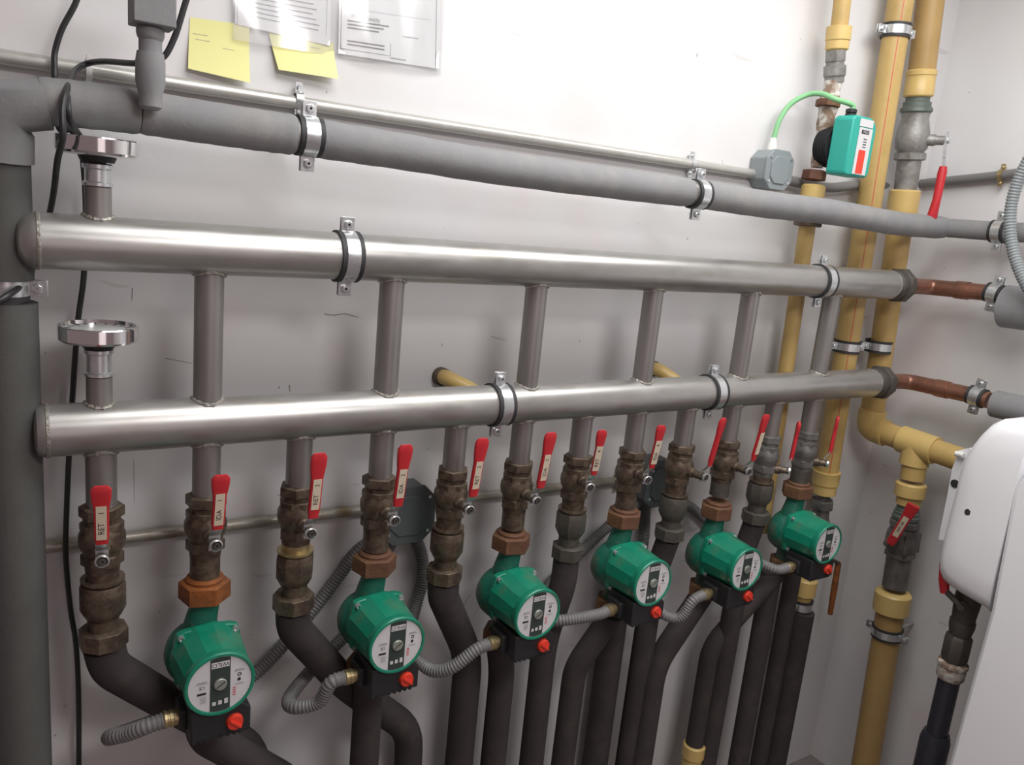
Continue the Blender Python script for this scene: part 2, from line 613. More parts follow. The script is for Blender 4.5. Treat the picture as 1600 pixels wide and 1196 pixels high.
# ------------------------------------------------------------------ dial thermometers on the headers
def thermometer(px, py, z0, label):
    x = at(px, py, 0).x
    zd = at(px, py, 0).z
    t = thing('dial_thermometer', (x, 0, z0), label, 'thermometer', 'dial thermometers on the header ends')
    zb = z0 + R - .004
    MB().lathe((x, 0, 0), EZ, [(.0175, zb), (.0175, zb + .043)], 24).build('pocket_pipe', 'riser', t)
    b = MB()
    bead(b, x, z0, 1, .0178)
    b.build('weld_seam', 'weld', t)
    c = MB().lathe((x, 0, 0), EZ, [(.0165, zb + .043), (.0195, zb + .045), (.0195, zb + .049), (.0165, zb + .051),
                                   (.0165, zd - .030), (.0195, zd - .028), (.0195, zd - .023), (.0165, zd - .021)], 24)
    lab(c.build('clamping_sleeve', 'zinc', t), 'bright clip-on sleeve')
    MB().lathe((x, 0, 0), EZ, [(.011, zb + .04), (.011, zd - .012)], 16).build('stem', 'iron', t)
    MB().lathe((x, 0, 0), EZ, [(.021, zd - .020), (.024, zd - .014), (.024, zd - .010)], 24).build('hub', 'blackp', t)
    h = MB().lathe((x, 0, 0), EZ, [(.044, zd - .012), (.0500, zd - .010), (.0520, zd - .007), (.0520, zd + .0105),
                                   (.0510, zd + .0120), (.0480, zd + .0120), (.0465, zd + .006)], 64)
    h.build('chrome_rim', 'chrome', t, sharp=20)
    d = MB().lathe((x, 0, 0), EZ, [(.0475, zd + .005), (.0475, zd + .007)], 40)
    d.mat(1)
    for i in range(13):
        a = radians(-30 + i * 20)
        c_ = Vector((x + .039 * cos(a), .039 * sin(a), zd + .0074))
        d.box(c_, (.009, .0014, .0006), Matrix.Rotation(a, 3, 'Z'))
    d.build('dial_face', ['dial', 'ink'], t)


thermometer(152, 230, ZU, 'chrome dial thermometer standing on the left end of the upper header')
thermometer(154, 521, ZL, 'chrome dial thermometer standing on the left end of the lower header')


# ------------------------------------------------------------------ pipe clamps
def clamp(c, axis, r, n, label, wall=None, w=.022, tabs=True, group=None, rub=True, side=None):
    """c centre, axis pipe axis, n outward direction (away from wall)"""
    c, axis, n = Vector(c), Vector(axis).normalized(), Vector(n).normalized()
    sd = axis.cross(n).normalized()
    if sd.z < 0:
        sd = -sd
    t = thing('pipe_clamp', c, label, 'clamp', group)
    if rub:
        w2 = w * .85
        MB().lathe(c, axis, [(r + .0002, -w2), (r + .004, -w2), (r + .004, -w2 * .62), (r + .002, -w2 * .55),
                             (r + .002, w2 * .55), (r + .004, w2 * .62), (r + .004, w2), (r + .0002, w2)], 36,
                   closed=True).build('rubber_lining', 'rubber', t)
    MB().lathe(c, axis, [(r + .0022, -w * .5), (r + .0042, -w * .5), (r + .0042, w * .5), (r + .0022, w * .5)],
               36, closed=True).build('band', 'zinc', t)
    rot = Matrix((axis, n, sd)).transposed()
    for s_ in (1, -1):
        p = c + sd * s_ * (r + .014)
        tb = MB()
        for q in (-.0035, .0035):
            tb.box(p + n * q, (w * 1.0, .0022, .024), rot)
        tb.build('ear', 'zinc', t, bevel=.0006)
        b = MB()
        b.lathe(p, n, [(.0035, -.014), (.0035, .005)], 10)
        b.hexa(p, n, .0070, .005, .0095, .4, .0006)
        b.hexa(p, n, .0062, -.012, -.008, .2, .0006)
        b.lathe(p, n, [(.0042, .0095), (.0042, .0105), (.002, .0105), (.002, .0088)], 8)
        b.build('bolt', 'zinc', t)
    if wall is not None:
        q = c - n * (r + .003)
        d = MB()
        L = (c - Vector(wall)).length
        d.lathe(c - n * (r + .003), -n, [(.008, 0), (.008, .010), (.004, .011), (.004, L - r - .004)], 10)
        d.build('wall_rod', 'zinc', t)
    return t


def on_header(px, py, z, r, label, group='pipe clamps on the two headers'):
    x = at(px, py, 0).x
    clamp((x, 0, z), EX, r, -EY, label, wall=(x, WY, z), group=group)


on_header(540, 398, ZU, R, 'zinc pipe clamp round the left part of the upper header')
on_header(1282, 436, ZU, R, 'zinc pipe clamp round the right end of the upper header')
on_header(778, 628, ZL, R, 'zinc pipe clamp round the middle of the lower header')
on_header(1111, 609, ZL, R, 'zinc pipe clamp round the lower header between the fourth and fifth risers')


# ------------------------------------------------------------------ valves
names = ['RET 1', 'IDA 1', 'RET 2', 'IDA 2', 'RET 3', 'IDA 3', 'RET 4', 'IDA 4', None, 'IDA 5', None, None]
vlabels = [
    'ball valve with red lever tagged RET 1, leftmost on the lower header',
    'ball valve with red lever tagged IDA 1, above the rusty orange union',
    'ball valve with red lever tagged RET 2, between the first and second green pumps',
    'ball valve with red lever tagged IDA 2, above the second green pump from the left',
    'ball valve with red lever tagged RET 3, between the second and third green pumps',
    'ball valve with red lever tagged IDA 3, above the third green pump from the left',
    'ball valve with red lever tagged RET 4, between the third and fourth green pumps',
    'ball valve with red lever tagged IDA 4, above the fourth green pump from the left',
    'ball valve with untagged red lever, just right of the valve tagged IDA 4',
    'ball valve with faintly tagged red lever, above the fifth green pump',
    'ball valve with short untagged red lever turned right, between the fifth and sixth pumps',
    'ball valve with untagged red lever in front of the striped yellow pipe',
]
ang = [-6, 0, 0, 0, 0, 0, -14, -10, 9, 3, 50, 38]
zoff = [0, 0, -.002, 0, 0, 0, .012, .012, 0, 0, -.028, -.020]


def lever(t, n, zc, tagtxt=None, length=.115, dist=.08, lean=.010, base=.052, wide=1.0):
    """n: outward unit vector, zc: height of stem, t: parent, world coords around t origin"""
    o = Vector(ORG[t.name])
    o = Vector((o.x, o.y, zc))
    n = Vector(n).normalized()
    sx = Vector((-n.y, n.x, 0))          # to the viewer's right
    st = MB()
    st.lathe(o, n, [(.0115, .018), (.0115, .040), (.009, .042), (.009, base + .004)], 16)
    st.build('stem_neck', 'brass', t)
    nb = MB()
    nb.hexa(o, n, .0085, base + .004, base + .012, .2, .0008)
    nb.lathe(o, n, [(.0042, base + .010), (.0042, base + .016), (.0022, base + .016), (.0022, base + .013)], 10)
    nb.mat(1).lathe(o, n, [(.0070, base + .008), (.0098, base + .009), (.0098, base + .0135), (.0080, base + .0145),
                    (.0075, base + .012)], 20, closed=True)
    nb.build('lever_nut', ['iron', 'zinc'], t)
    # steel plate with a jog
    lv = MB()
    prof = [(base, -.012), (base, .012), (dist - .002, .030), (dist - .002, .045)]
    w = .0085 * wide
    for (d0, z0), (d1, z1) in zip(prof[:-1], prof[1:]):
        a, b = o + n * d0 + EZ * z0, o + n * d1 + EZ * z1
        th = .0022
        nn = n * th
        lv.add([a - sx * w, a + sx * w, b + sx * w, b - sx * w,
                a - sx * w + nn, a + sx * w + nn, b + sx * w + nn, b - sx * w + nn],
               [(3, 2, 1, 0), (4, 5, 6, 7), (0, 1, 5, 4), (1, 2, 6, 5), (2, 3, 7, 6), (3, 0, 4, 7)])
    lever_o = lv.build('lever', 'zinc', t)
    # red sleeve
    sl = MB()
    sec = []
    N = 18
    z0 = .030
    for i in range(N + 1):
        u = i / N
        ww = (.0098 + .0002 * u) * wide
        if u > .62:
            k = (u - .62) / .38
            ww += .0034 * sin(min(1, k * 1.35) * pi / 2)
        if u < .06:
            ww *= .86
        th = .0046
        if u > .94:
            q = (u - .94) / .06
            ww *= math.sqrt(max(0.0, 1 - .55 * q * q))
            th *= (1 - .3 * q)
        sec.append((ww, th, z0 + u * length, dist + lean * u))
    vs, fs = [], []
    K = 14
    for ww, th, z, d in sec:
        c = o + EZ * z + n * d
        for k in range(K):
            a = 2 * pi * (k + .5) / K
            ca, sa = cos(a), sin(a)
            px = ww * (abs(ca) ** .45) * (1 if ca > 0 else -1)
            py = th * (abs(sa) ** .55) * (1 if sa > 0 else -1)
            vs.append(c + sx * px + n * py)
    for i in range(N):
        for k in range(K):
            k2 = (k + 1) % K
            fs.append((i * K + k, i * K + k2, (i + 1) * K + k2, (i + 1) * K + k))
    fs.append(tuple(reversed(range(K))))
    fs.append(tuple(N * K + k for k in range(K)))
    sl.add(vs, fs)
    lab(sl.build('grip', 'redv', lever_o), 'red vinyl grip')
    if tagtxt is not None:
        up = (EZ * length + n * lean).normalized()
        c = o + EZ * (z0 + length * .38) + n * (dist + lean * .38 + .0052)
        tg = MB()
        hl, hw = .0275, .0068
        a, b = up * hl, sx * hw
        nn = n * .0004
        tg.add([c - a - b, c - a + b, c + a + b, c + a - b, c - a - b - nn, c - a + b - nn, c + a + b - nn, c + a - b - nn],
               [(0, 1, 2, 3), (7, 6, 5, 4), (0, 4, 5, 1), (1, 5, 6, 2), (2, 6, 7, 3), (3, 7, 4, 0)])
        if tagtxt:
            tg.mat(1)
            wd_, num = tagtxt.split(' ')
            tg.text(wd_, .0112, c - up * .009, up, -sx, .0004)
            tg.text(num, .0100, c + up * .017, up, -sx, .0004)
        lab(tg.build('tag', ['tag', 'ink'], lever_o), 'cream tag' + (' reading ' + tagtxt if tagtxt else ''))
    return lever_o


for k in range(12):
    x = k * P
    zz = ZL + zoff[k]
    t = thing('ball_valve', (x, 0, ZL - .30), vlabels[k], 'valve', 'ball valves under the lower header')
    sil = k >= 10
    zt = ZL - .120
    b = MB()
    ph = random.uniform(0, 1)
    b.hexa((x, 0, 0), EZ, .0315, zt - .019, zt, ph, .002)
    b.lathe((x, 0, 0), EZ, [(.026, zt - .030), (.026, zt - .019)], 24)
    bm = 'valvegrey' if sil else 'brass'
    b.build('top_nut', bm, t)
    b = MB()
    c = zt - .052
    b.hexa((x, 0, 0), EZ, .0305, c + .013, c + .026, ph + .3, .0015, 8)
    b.lathe((x, 0, 0), EZ, [(.0275, c + .022), (.029, c + .014), (.0325, c + .006), (.033, c - .004), (.031, c - .014),
                            (.027, c - .020), (.0265, c - .026)], 28)
    b.hexa((x, 0, 0), EZ, .030, c - .044, c - .024, ph + .1, .002)
    b.lathe((x, 0, 0), EZ, [(.024, c - .054), (.025, c - .042)], 24)
    b.build('body', bm, t)
    a = radians(ang[k])
    n = Vector((sin(a), -cos(a), 0))
    lever(t, n, zz - .178, names[k] if names[k] != 'IDA 5' else '', wide=.72 if k in (6, 7, 8, 9, 10, 11) else 1.0,
          length=(.092 if k < 2 else .098) if k in (0, 1, 6, 7, 10, 11) else .115,
          dist=.062 if k > 9 else .080, base=.050 if k > 9 else .062, lean=.004 if k > 9 else .017)
    if k % 2:
        b = MB()
        b.lathe((x, 0, 0), EZ, [(.0235, ZL - .262), (.0235, ZL - .222)], 20)
        b.build('nipple', 'brass' if k < 8 else 'iron', t)

# check valves / couplings under the return valves
cl = ['under the RET 1 valve', 'under the RET 2 valve', 'under the RET 3 valve', 'under the RET 4 valve',
      'under the valve beside IDA 4', 'left of the sixth green pump']
for i, k in enumerate((0, 2, 4, 6, 8, 10)):
    x = k * P
    m_ = 'brass' if k < 6 else 'iron'
    t = thing('pipe_coupling', (x, 0, ZL - .35), 'tarnished brass threaded coupling ' + cl[i], 'pipe coupling',
              'couplings under the return valves')
    b = MB()
    b.lathe((x, 0, 0), EZ, [(.0235, ZL - .244), (.0235, ZL - .222)], 20)
    b.lathe((x, 0, 0), EZ, [(.027, ZL - .246), (.031, ZL - .242), (.031, ZL - .238)], 24)
    b.build('nipple', 'brassl' if k == 2 else 'brass', t)
    b = MB()
    b.lathe((x, 0, 0), EZ, [(.022, ZL - .306), (.027, ZL - .298), (.0325, ZL - .287), (.0325, ZL - .252), (.030, ZL - .246)],
            28 if k % 4 == 0 else 8)
    b.build('check_body', m_, t)
    b = MB()
    b.lathe((x, 0, 0), EZ, [(.0225, ZL - .330), (.0225, ZL - .300)], 20)
    b.hexa((x, 0, 0), EZ, .0355, ZL - .352, ZL - .322, .5, .002, 8)
    b.build('end_nut', m_, t)


# ------------------------------------------------------------------ green circulation pumps
def pump_proto():
    t = thing('circulation_pump', (0, 0, 0), '', '', 'green circulation pumps under the lower header')
    # union nuts (local z: 0 = centre of the volute)
    b = MB()
    b.hexa((0, 0, 0), EZ, .0405, .088, .122, .25, .003)
    b.lathe((0, 0, 0), EZ, [(.029, .120), (.030, .126), (.027, .130)], 20)
    b.build('top_union_nut', 'rust', t, local=True)
    b = MB()
    b.hexa((0, 0, 0), EZ, .0405, -.122, -.088, .25, .003)
    b.build('bottom_union_nut', 'rust', t, local=True)
    # cast body: neck, volute
    b = MB()
    b.tube(catmull([(0, 0, .090), (0, 0, .075), (-.004, 0, .055), (-.008, .002, .03)], 5), [.026, .0245, .0235, .023, .023,
           .023, .0232, .0235, .024, .0245, .025, .0255, .026, .0265, .027, .028], 20)
    b.tube([(0, 0, -.090), (0, 0, -.07), (0, 0, -.03)], [.026, .024, .028], 20)
    b.lathe((-.006, .040, -.010), -EY, [(.018, 0), (.040, .003), (.050, .012), (.0545, .026), (.0545, .044), (.052, .052),
                                (.050, .060)], 36)
    v = b.build('volute', 'greend', t, local=True, sharp=50)
    # motor flange with corner lugs
    b = MB()
    pts = []
    for i in range(32):
        a = 2 * pi * i / 32
        r = .0565 + .010 * max(0, cos(4 * a - pi)) ** 2
        pts.append((r * cos(a), -.018, r * sin(a)))
    b.prism(pts, (0, -.014, 0))
    fl = b.build('motor_flange', 'green', t, local=True, bevel=.002)
    for i in range(4):
        a = pi / 4 + i * pi / 2
        s_ = MB()
        c = Vector((.0595 * cos(a), -.032, .0595 * sin(a)))
        s_.lathe(c, -EY, [(.0055, 0), (.0055, .004), (.0048, .006), (.0025, .006), (.0025, .003)], 10)
        s_.build('screw', 'zinc', fl, local=True)
    # motor housing, faceted taper
    b = MB()
    b.lathe((0, 0, 0), -EY, [(.0590, .028), (.0575, .040), (.0525, .105), (.0515, .110)], 14, .12)
    b.lathe((0, 0, 0), -EY, [(.0525, .104), (.0535, .108), (.0535, .117), (.0520, .1195), (.0485, .1195), (.0480, .1165)],
            48)
    b.build('motor_housing', 'green', t, local=True, sharp=20)
    # name plate
    y = -.1172
    b = MB().lathe((0, 0, 0), -EY, [(.0475, .112), (.0475, .1172)], 48)
    b.mat(1)
    # dark centre strip clipped by the disc
    rr, hw = .0465, .0150
    pts = []
    hz = math.sqrt(rr * rr - hw * hw)
    a0 = math.asin(hw / rr)
    for i in range(9):
        a = a0 - 2 * a0 * i / 8
        pts.append((rr * sin(-a), y - .0006, rr * cos(a)))
    for i in range(9):
        a = a0 - 2 * a0 * i / 8
        pts.append((rr * sin(a), y - .0006, -rr * cos(a)))
    b.prism(pts, (0, .0006, 0))
    b.mat(2)
    b.box((0, y - .0008, .0345), (.0268, .0006, .0105))
    b.mat(3)
    for q in (-.0140, .0140):
        b.box((q, y - .0010, .0345), (.0007, .0006, .0115))
    b.box((0, y - .0010, .0400), (.028, .0006, .0007))
    b.text('WILO', .0100, (0, y - .0012, .0345), -EX, -EZ, .0001)
    b.mat(2)
    for q, h in ((-.0090, .0056), (0, .0066), (.0090, .0084)):
        b.box((q, y - .0009, -.0345 + h / 2), (.0054, .0006, h))
    b.mat(4)
    # left: two captions, CE mark and logo smudge; right: circular marks
    b.box((-.0270, y - .0003, .0075), (.016, .0006, .0008))
    b.box((-.0270, y - .0003, .0100), (.014, .0006, .0006))
    b.mat(3).text('CE', .0075, (-.0270, y - .0004, .0000), -EX, -EZ, .0001)
    b.box((-.0275, y - .0003, -.0105), (.013, .0006, .0035))
    b.mat(4)
    for q in (-.0165, -.0195, -.0225, -.0255):
        b.box((-.0255, y - .0003, q), (.012 + q * .15, .0006, .0006))
    b.box((.0290, y - .0003, .0175), (.016, .0006, .0007))
    b.box((.0285, y - .0003, .0195), (.012, .0006, .0006))
    b.mat(3).lathe((.0290, y - .0003, .0105), EY, [(.0018, 0), (.0018, .0006), (.0032, .0006), (.0032, 0)], 14, closed=True)
    b.box((.0285, y - .0003, .0020), (.0045, .0006, .0048))
    b.mat(4)
    b.box((.0290, y - .0003, -.0050), (.013, .0006, .0008))
    b.mat(5)
    for q in (-.011, -.015, -.019, -.023):
        b.box((.0215, y - .0003, q), (.0045, .0006, .0014))
    b.build('name_plate', ['tagw', 'panel', 'tagw', 'ink', 'inkg', 'inkr'], t, local=True, sharp=30)
    b = MB()
    b.lathe((0, 0, 0.001), -EY, [(.0128, .117), (.0128, .1185), (.0115, .1186), (.0115, .1176)], 24)
    b.build('vent_ring', 'panel', t, local=True)
    b = MB().lathe((0, 0, 0.001), -EY, [(.0100, .1172), (.0100, .1205), (.0088, .1216)], 24)
    sc = b.build('vent_screw', 'screw', t, local=True)
    MB().box((0, -.1216, .001), (.0165, .0008, .0018), Matrix.Rotation(radians(-35), 3, 'Y')).build(
        'slot', 'iron', sc, local=True)
    # terminal box
    b = MB()
    b.prism([(-.042, -.030, -.042), (-.042, -.030, -.098), (.050, -.030, -.098), (.050, -.030, -.056), (.034, -.030, -.042)],
            (0, -.082, 0))
    b.box((-.046, -.060, -.074), (.012, .044, .036))
    tb = b.build('terminal_box', 'blackp', t, local=True, bevel=.003)
    b = MB()
    b.lathe((.0240, -.108, -.074), -EY, [(.0135, 0), (.0130, .008), (.0118, .012)], 20)
    b.box((.0240, -.121, -.074), (.0225, .006, .0035), Matrix.Rotation(radians(40), 3, 'Y'))
    lab(b.build('speed_knob', 'redk', tb, local=True), 'red speed knob')
    b = MB()
    for i in range(8):
        b.box((-.036 + i * .0100, -.112, -.097), (.0050, .003, .003))
    b.build('vent_ribs', 'blackp', tb, local=True)
    b = MB()
    g = Vector((-.050, -.064, -.076))
    b.lathe(g, -EX, [(.0120, 0), (.0120, .008), (.0138, .009), (.0138, .014), (.0125, .015), (.0125, .017), (.0138, .018),
                     (.0138, .022), (.0115, .024)], 20)
    lab(b.build('cable_gland', 'brassl', t, local=True), 'brass cable gland')
    return t


proto = pump_proto()


def copy_tree(o, parent=None):
    c = o.copy()
    COL.objects.link(c)
    if parent is not None:
        c.parent = parent
    for ch in list(o.children):
        copy_tree(ch, c)
    return c


PZ = ZL - .394
plab = ['green circulation pump with rusty orange top union, first from the left',
        'green circulation pump under the valve tagged IDA 2, second from the left',
        'green circulation pump under the valve tagged IDA 3, third from the left',
        'green circulation pump under the valve tagged IDA 4, fourth from the left',
        'green circulation pump with side facing left, fifth from the left',
        'green circulation pump beside the striped yellow pipe, farthest to the right']
pumps = []
for i in range(6):
    o = proto if i == 0 else copy_tree(proto)
    pumps.append(o)
proto_children = None
dzp = [.003, 0, -.003, .008, -.012, .006]
for i, o in enumerate(pumps):
    o.location = ((2 * i + 1) * P, 0, PZ + dzp[i])
    tag(o, plab[i], 'pump')
    ORG[o.name] = Vector(o.location)
for ch in pumps[0].children:
    if ch.name.startswith('top_union'):
        ch.data = ch.data.copy()
        ch.data.materials[0] = M['rusto']
        lab(ch, 'orange rusted union nut')


# ------------------------------------------------------------------ insulated pipes
def pipe(name, pts, r, m, label, cat='insulated pipe', group=None, fil=.05, seg=24, cutends=(), smooth=None):
    path = catmull(pts, smooth) if smooth else (fillet(pts, fil) if len(pts) > 2 else [Vector(p) for p in pts])
    # subdivide straight runs a little for the wavy outline
    b = MB()
    b.tube(path, r, seg)
    o = b.build(name, m)
    return tag(o, label, cat, group)


def down(p, q, z=0.02):
    """continue the line p->q to height z"""
    p, q = Vector(p), Vector(q)
    d = q - p
    return q + d * ((z - q.z) / d.z)


# left vertical riser and elbow, upper insulated pipe
YI = 0.0
xv = at(3, 300, .02).x
zt = at(50, 160, YI).z
t = thing('insulated_pipe', (xv, .02, .02), 'dark foam insulated vertical pipe at the left edge, with mitred elbow on top',
          'insulated pipe')
b = MB()
b.cyl((xv, .02, .02), (xv, .02, at(0, 472, .02).z), .038, 32)
b.build('lower_sleeve', 'foamm', t)
b = MB()
b.cyl((xv, .02, at(0, 436, .02).z), (xv, .02, zt - .065), .0345, 32)
b.build('middle_sleeve', 'foamm', t)
b = MB()
b.cyl((xv, .02, at(0, 475, .02).z), (xv, .02, at(0, 430, .02).z), .024, 24)
b.build('bare_pipe', 'riser', t)
e = MB()
e.tube([(xv - .002, .02, zt - .075), (xv + .001, .015, zt - .035), (xv + .012, .005, zt - .008), (xv + .055, YI, zt)],
       [.041, .039, .036, .0325], 24)
e.build('elbow_sleeve', 'foam', t)
c_ = at(8, 448, .02)
clamp((xv, .02, c_.z), EZ, .0245, Vector((-.2, -1, 0)), 'zinc clamp with rusty ear on the vertical pipe at the left edge',
      wall=(xv, WY, c_.z), rub=True, group=None)

upx = [(70, 159), (200, 172), (400, 203), (520, 220), (790, 264), (1000, 292), (1075, 301), (1130, 310), (1200, 320),
       (1300, 332), (1400, 349), (1468, 356)]
pts = [at(x, y, YI) for x, y in upx]
t = thing('insulated_pipe', pts[0], 'long grey foam insulated pipe running above the upper header', 'insulated pipe')


def seg_tube(p, r, nm, m='foam', seg=28, wob=.0007):
    path = catmull(p, 8)
    rr = [r + wob * sin(i * 1.7) * random.random() for i in range(len(path))]
    rr[0] = rr[-1] = r - .0015
    o = MB().tube(path, rr, seg).build(nm, m, t, sharp=60)
    return o


pp = [at(*q, YI) for q in ((62, 158), (140, 165), (217, 175))]
seg_tube(pp, .0305, 'foam_sleeve')
pp = [at(*q, YI) for q in ((219, 175), (300, 188), (400, 203), (459, 211))]
seg_tube(pp, .0300, 'foam_sleeve')
pp = [at(*q, YI) for q in ((492, 216), (640, 239), (790, 264), (1000, 292), (1074, 301))]
seg_tube(pp, .0295, 'foam_sleeve')
pp = [at(1098, 304, YI), at(1200, 320, YI), at(1300, 332, YI), at(1400, 349, YI), at(1472, 356, YI)]
seg_tube(pp, .0300, 'foam_sleeve')
pe = at(1474, 356, YI)
p2 = atx(1562, 362, pe.x + .012)
p3 = atx(1640, 366, pe.x + .014)
seg_tube([pe + Vector((.0, -.012, 0)), pe + (p2 - pe) * .5, p2, p3], .0250, 'foam_sleeve')
MB().tube([at(455, 210, YI), at(496, 216, YI)], .0265, 24).build('bare_pipe', 'riser', t)
MB().tube([at(1070, 300, YI), at(1102, 305, YI)], .0265, 24).build('bare_pipe', 'riser', t)
g_ = 'pipe clamps on the upper insulated pipe'
c_ = at(481, 213, YI)
clamp(c_, EX, .0268, -EY, 'zinc clamp holding the upper insulated pipe below the yellow note', wall=(c_.x, WY, c_.z), group=g_)
c_ = at(1090, 304, YI)
clamp(c_, EX, .0268, -EY, 'zinc clamp holding the upper insulated pipe left of the grey junction box', wall=(c_.x, WY, c_.z),
      group=g_)
c_ = p2
clamp(c_, (p3 - p2), .0255, -EX, 'zinc clamp on the thin foam pipe behind the grey corrugated conduit', wall=(WX, c_.y, c_.z),
      group=g_)

# ------------------------------------------------------------------ copper pipes to the right
for (a_, bnd, q1, q2, q3, rb, nm, lb1, lb2) in (
        (ZU, 0, (1555, 459), (1577, 479), (1640, 487), .054, 'upper', 'copper pipe elbow leaving the upper header',
         'thick grey foam sleeve on the upper copper pipe at the right edge'),
        (ZL, 0, (1527, 620), (1560, 631), (1660, 655), .035, 'lower', 'copper pipe elbow leaving the lower header',
         'grey foam sleeve on the lower copper pipe above the white heater')):
    x0 = 1.960
    XC = 2.055 if nm == 'upper' else 2.04
    pc = atx(*q1, XC)
    pb = atx(1545 if nm == 'lower' else 1575, 626 if nm == 'lower' else 464, XC)
    t = thing('copper_pipe', (x0, 0, a_), lb1, 'pipe')
    path = fillet([(x0, 0, a_), (XC, -.005, a_), pc, pb], .035, 8)
    MB().tube(path, .0215, 24).build('pipe', 'copper', t)
    mid = Vector((XC, -.005, a_)) * .45 + pc * .55
    d = (pc - Vector((XC, -.005, a_))).normalized()
    MB().tube([mid - d * .022, mid + d * .012], .0238, 24).build('solder_socket', 'copper', t)
    clamp(pc, (pb - pc), .0217, -EX, 'zinc clamp with bolted ear on the ' + nm + ' copper pipe', wall=(WX, pc.y, pc.z), w=.024,
          group='clamps on the copper pipes')
    s0 = atx(*q2, XC - .0)
    s1 = atx(*q3, XC - .0)
    s0b = atx(q2[0] - 6, q2[1], XC)
    b = MB()
    b.tube([s0b, s1], rb, 28)
    o = b.build('foam_sleeve', 'foam')
    tag(o, lb2, 'pipe insulation', 'foam sleeves on the copper pipes')

# ------------------------------------------------------------------ thin conduit on the wall (top), saddles
YC = WY - .0135
c0, c1 = at(-40, 82, YC), at(1178, 272, YC)
tag(MB().cyl(c0, c1, .0108, 20).build('wall_conduit', 'conduit'),
    'straight grey rigid conduit along the wall above the insulated pipe', 'conduit')


def saddle(px, py, label, axis=EX, X=None, r=.0118, m='zinc'):
    c = at(px, py, YC) if X is None else atx(px, py, X)
    nrm = -EY if X is None else -EX
    t = thing('conduit_clip', c, label, 'clip', 'clips holding thin conduits')
    MB().lathe(c, axis, [(r - .001, -.006), (r + .0018, -.006), (r + .0018, .006), (r - .001, .006)], 20,
               closed=True).build('band', m, t)
    w = WY if X is None else WX
    for s_, nm in ((1, 'ear'), (-1, 'ear')):
        b = MB()
        q = c + EZ * s_ * (r + .007)
        if X is None:
            b.box(q, (.011, .003, .018))
        else:
            b.box(q, (.003, .011, .018))
        b.lathe(q, nrm, [(.0042, 0), (.0042, .0035), (.0025, .005)], 8)
        b.lathe(q, -nrm, [(.0028, 0), (.0028, .013)], 8)
        b.build('ear', m, t)
    return t


saddle(466, 156, 'small clip on the upper conduit, above the pipe clamp below the yellow note')
saddle(1080, 257, 'small clip on the upper conduit, left of the grey junction box')


# ------------------------------------------------------------------ junction boxes
def octo(c, w, h, ch, y):
    return [Vector((c.x - w + ch, y, c.z + h)), Vector((c.x + w - ch, y, c.z + h)), Vector((c.x + w, y, c.z + h - ch)),
            Vector((c.x + w, y, c.z - h + ch)), Vector((c.x + w - ch, y, c.z - h)), Vector((c.x - w + ch, y, c.z - h)),
            Vector((c.x - w, y, c.z - h + ch)), Vector((c.x - w, y, c.z + h - ch))]


def junction_box(c, w, h, yf, m, label, glands=()):
    t = thing('junction_box', c, label, 'junction box', 'grey octagonal junction boxes')
    b = MB()
    b.prism([Vector((p.x, WY - .001, p.z)) for p in octo(c, w, h, w * .45, 0)][::-1], (0, yf + .008 - WY, 0))
    b.build('box_body', m, t, bevel=.002)
    b = MB()
    b.prism([Vector((p.x, yf + .007, p.z)) for p in octo(c, w * 1.04, h * 1.04, w * .47, 0)][::-1], (0, -.008, 0))
    b.prism([Vector((p.x, yf, p.z)) for p in octo(c, w * .72, h * .72, w * .34, 0)][::-1], (0, -.004, 0))
    l = b.build('lid', m, t, bevel=.0015)
    for sx, sz in ((1, 1), (-1, 1), (1, -1), (-1, -1)):
        s_ = MB()
        q = Vector((c.x + sx * w * .76, yf - .001, c.z + sz * h * .62))
        s_.lathe(q, -EY, [(.0035, 0), (.0035, .002), (.0015, .002)], 10)
        s_.build('screw', 'zinc', l)
    for g, d, r in glands:
        MB().lathe(g, d, [(r, -.012), (r, .006), (r * .8, .012), (r * .62, .022)], 18).build('cable_gland', 'wplast', t)
    return t


jc = at(1218, 266, .085)
gp = Vector((jc.x - .010, .110, jc.z + .052))
junction_box(jc, .046, .045, .085, 'box', 'light grey junction box at the end of the upper conduit',
             [(gp, EZ, .011)])

# lower conduit with two dark boxes
YD = WY - .0135
d0, d1, d2, d3 = at(20, 861, YD), at(300, 828, YD), at(600, 793, YD), at(1010, 747, YD)
tag(MB().tube([d0, d1, d2, d3], .0108, 20).build('wall_conduit', 'conduit2'),
    'rust spotted rigid conduit along the wall behind the valves', 'conduit')
jb1 = at(634, 802, .10)
junction_box(jb1, .056, .058, .085, 'boxd', 'dark grey junction box behind the IDA 2 valve')
jb2 = at(1024, 752, .10)
junction_box(jb2, .044, .058, .080, 'boxd', 'dark grey junction box behind the IDA 4 valve')
saddle(966, 722 + 28, 'small clip on the lower conduit, behind the IDA 4 valve', m='brassl')


# ------------------------------------------------------------------ corrugated conduits
def flex(pts, r, label, m='flex', pitch=.0062, seg=14, smooth=10, group='corrugated conduits of the pumps'):
    path = catmull(pts, smooth)
    L = [0]
    for a, b in zip(path[:-1], path[1:]):
        L.append(L[-1] + (b - a).length)
    n = max(4, int(L[-1] / (pitch / 4)))
    out, rr, j = [], [], 0
    for i in range(n + 1):
        s_ = L[-1] * i / n
        while j < len(L) - 2 and L[j + 1] < s_:
            j += 1
        t_ = (s_ - L[j]) / max(1e-9, L[j + 1] - L[j])
        out.append(path[j].lerp(path[j + 1], t_))
        rr.append((r, r * .995, r * .86, r * .86)[i % 4] if True else r)
    o = MB().tube(out, rr, seg).build('corrugated_conduit', m, sharp=80)
    return tag(o, label, 'conduit', group)


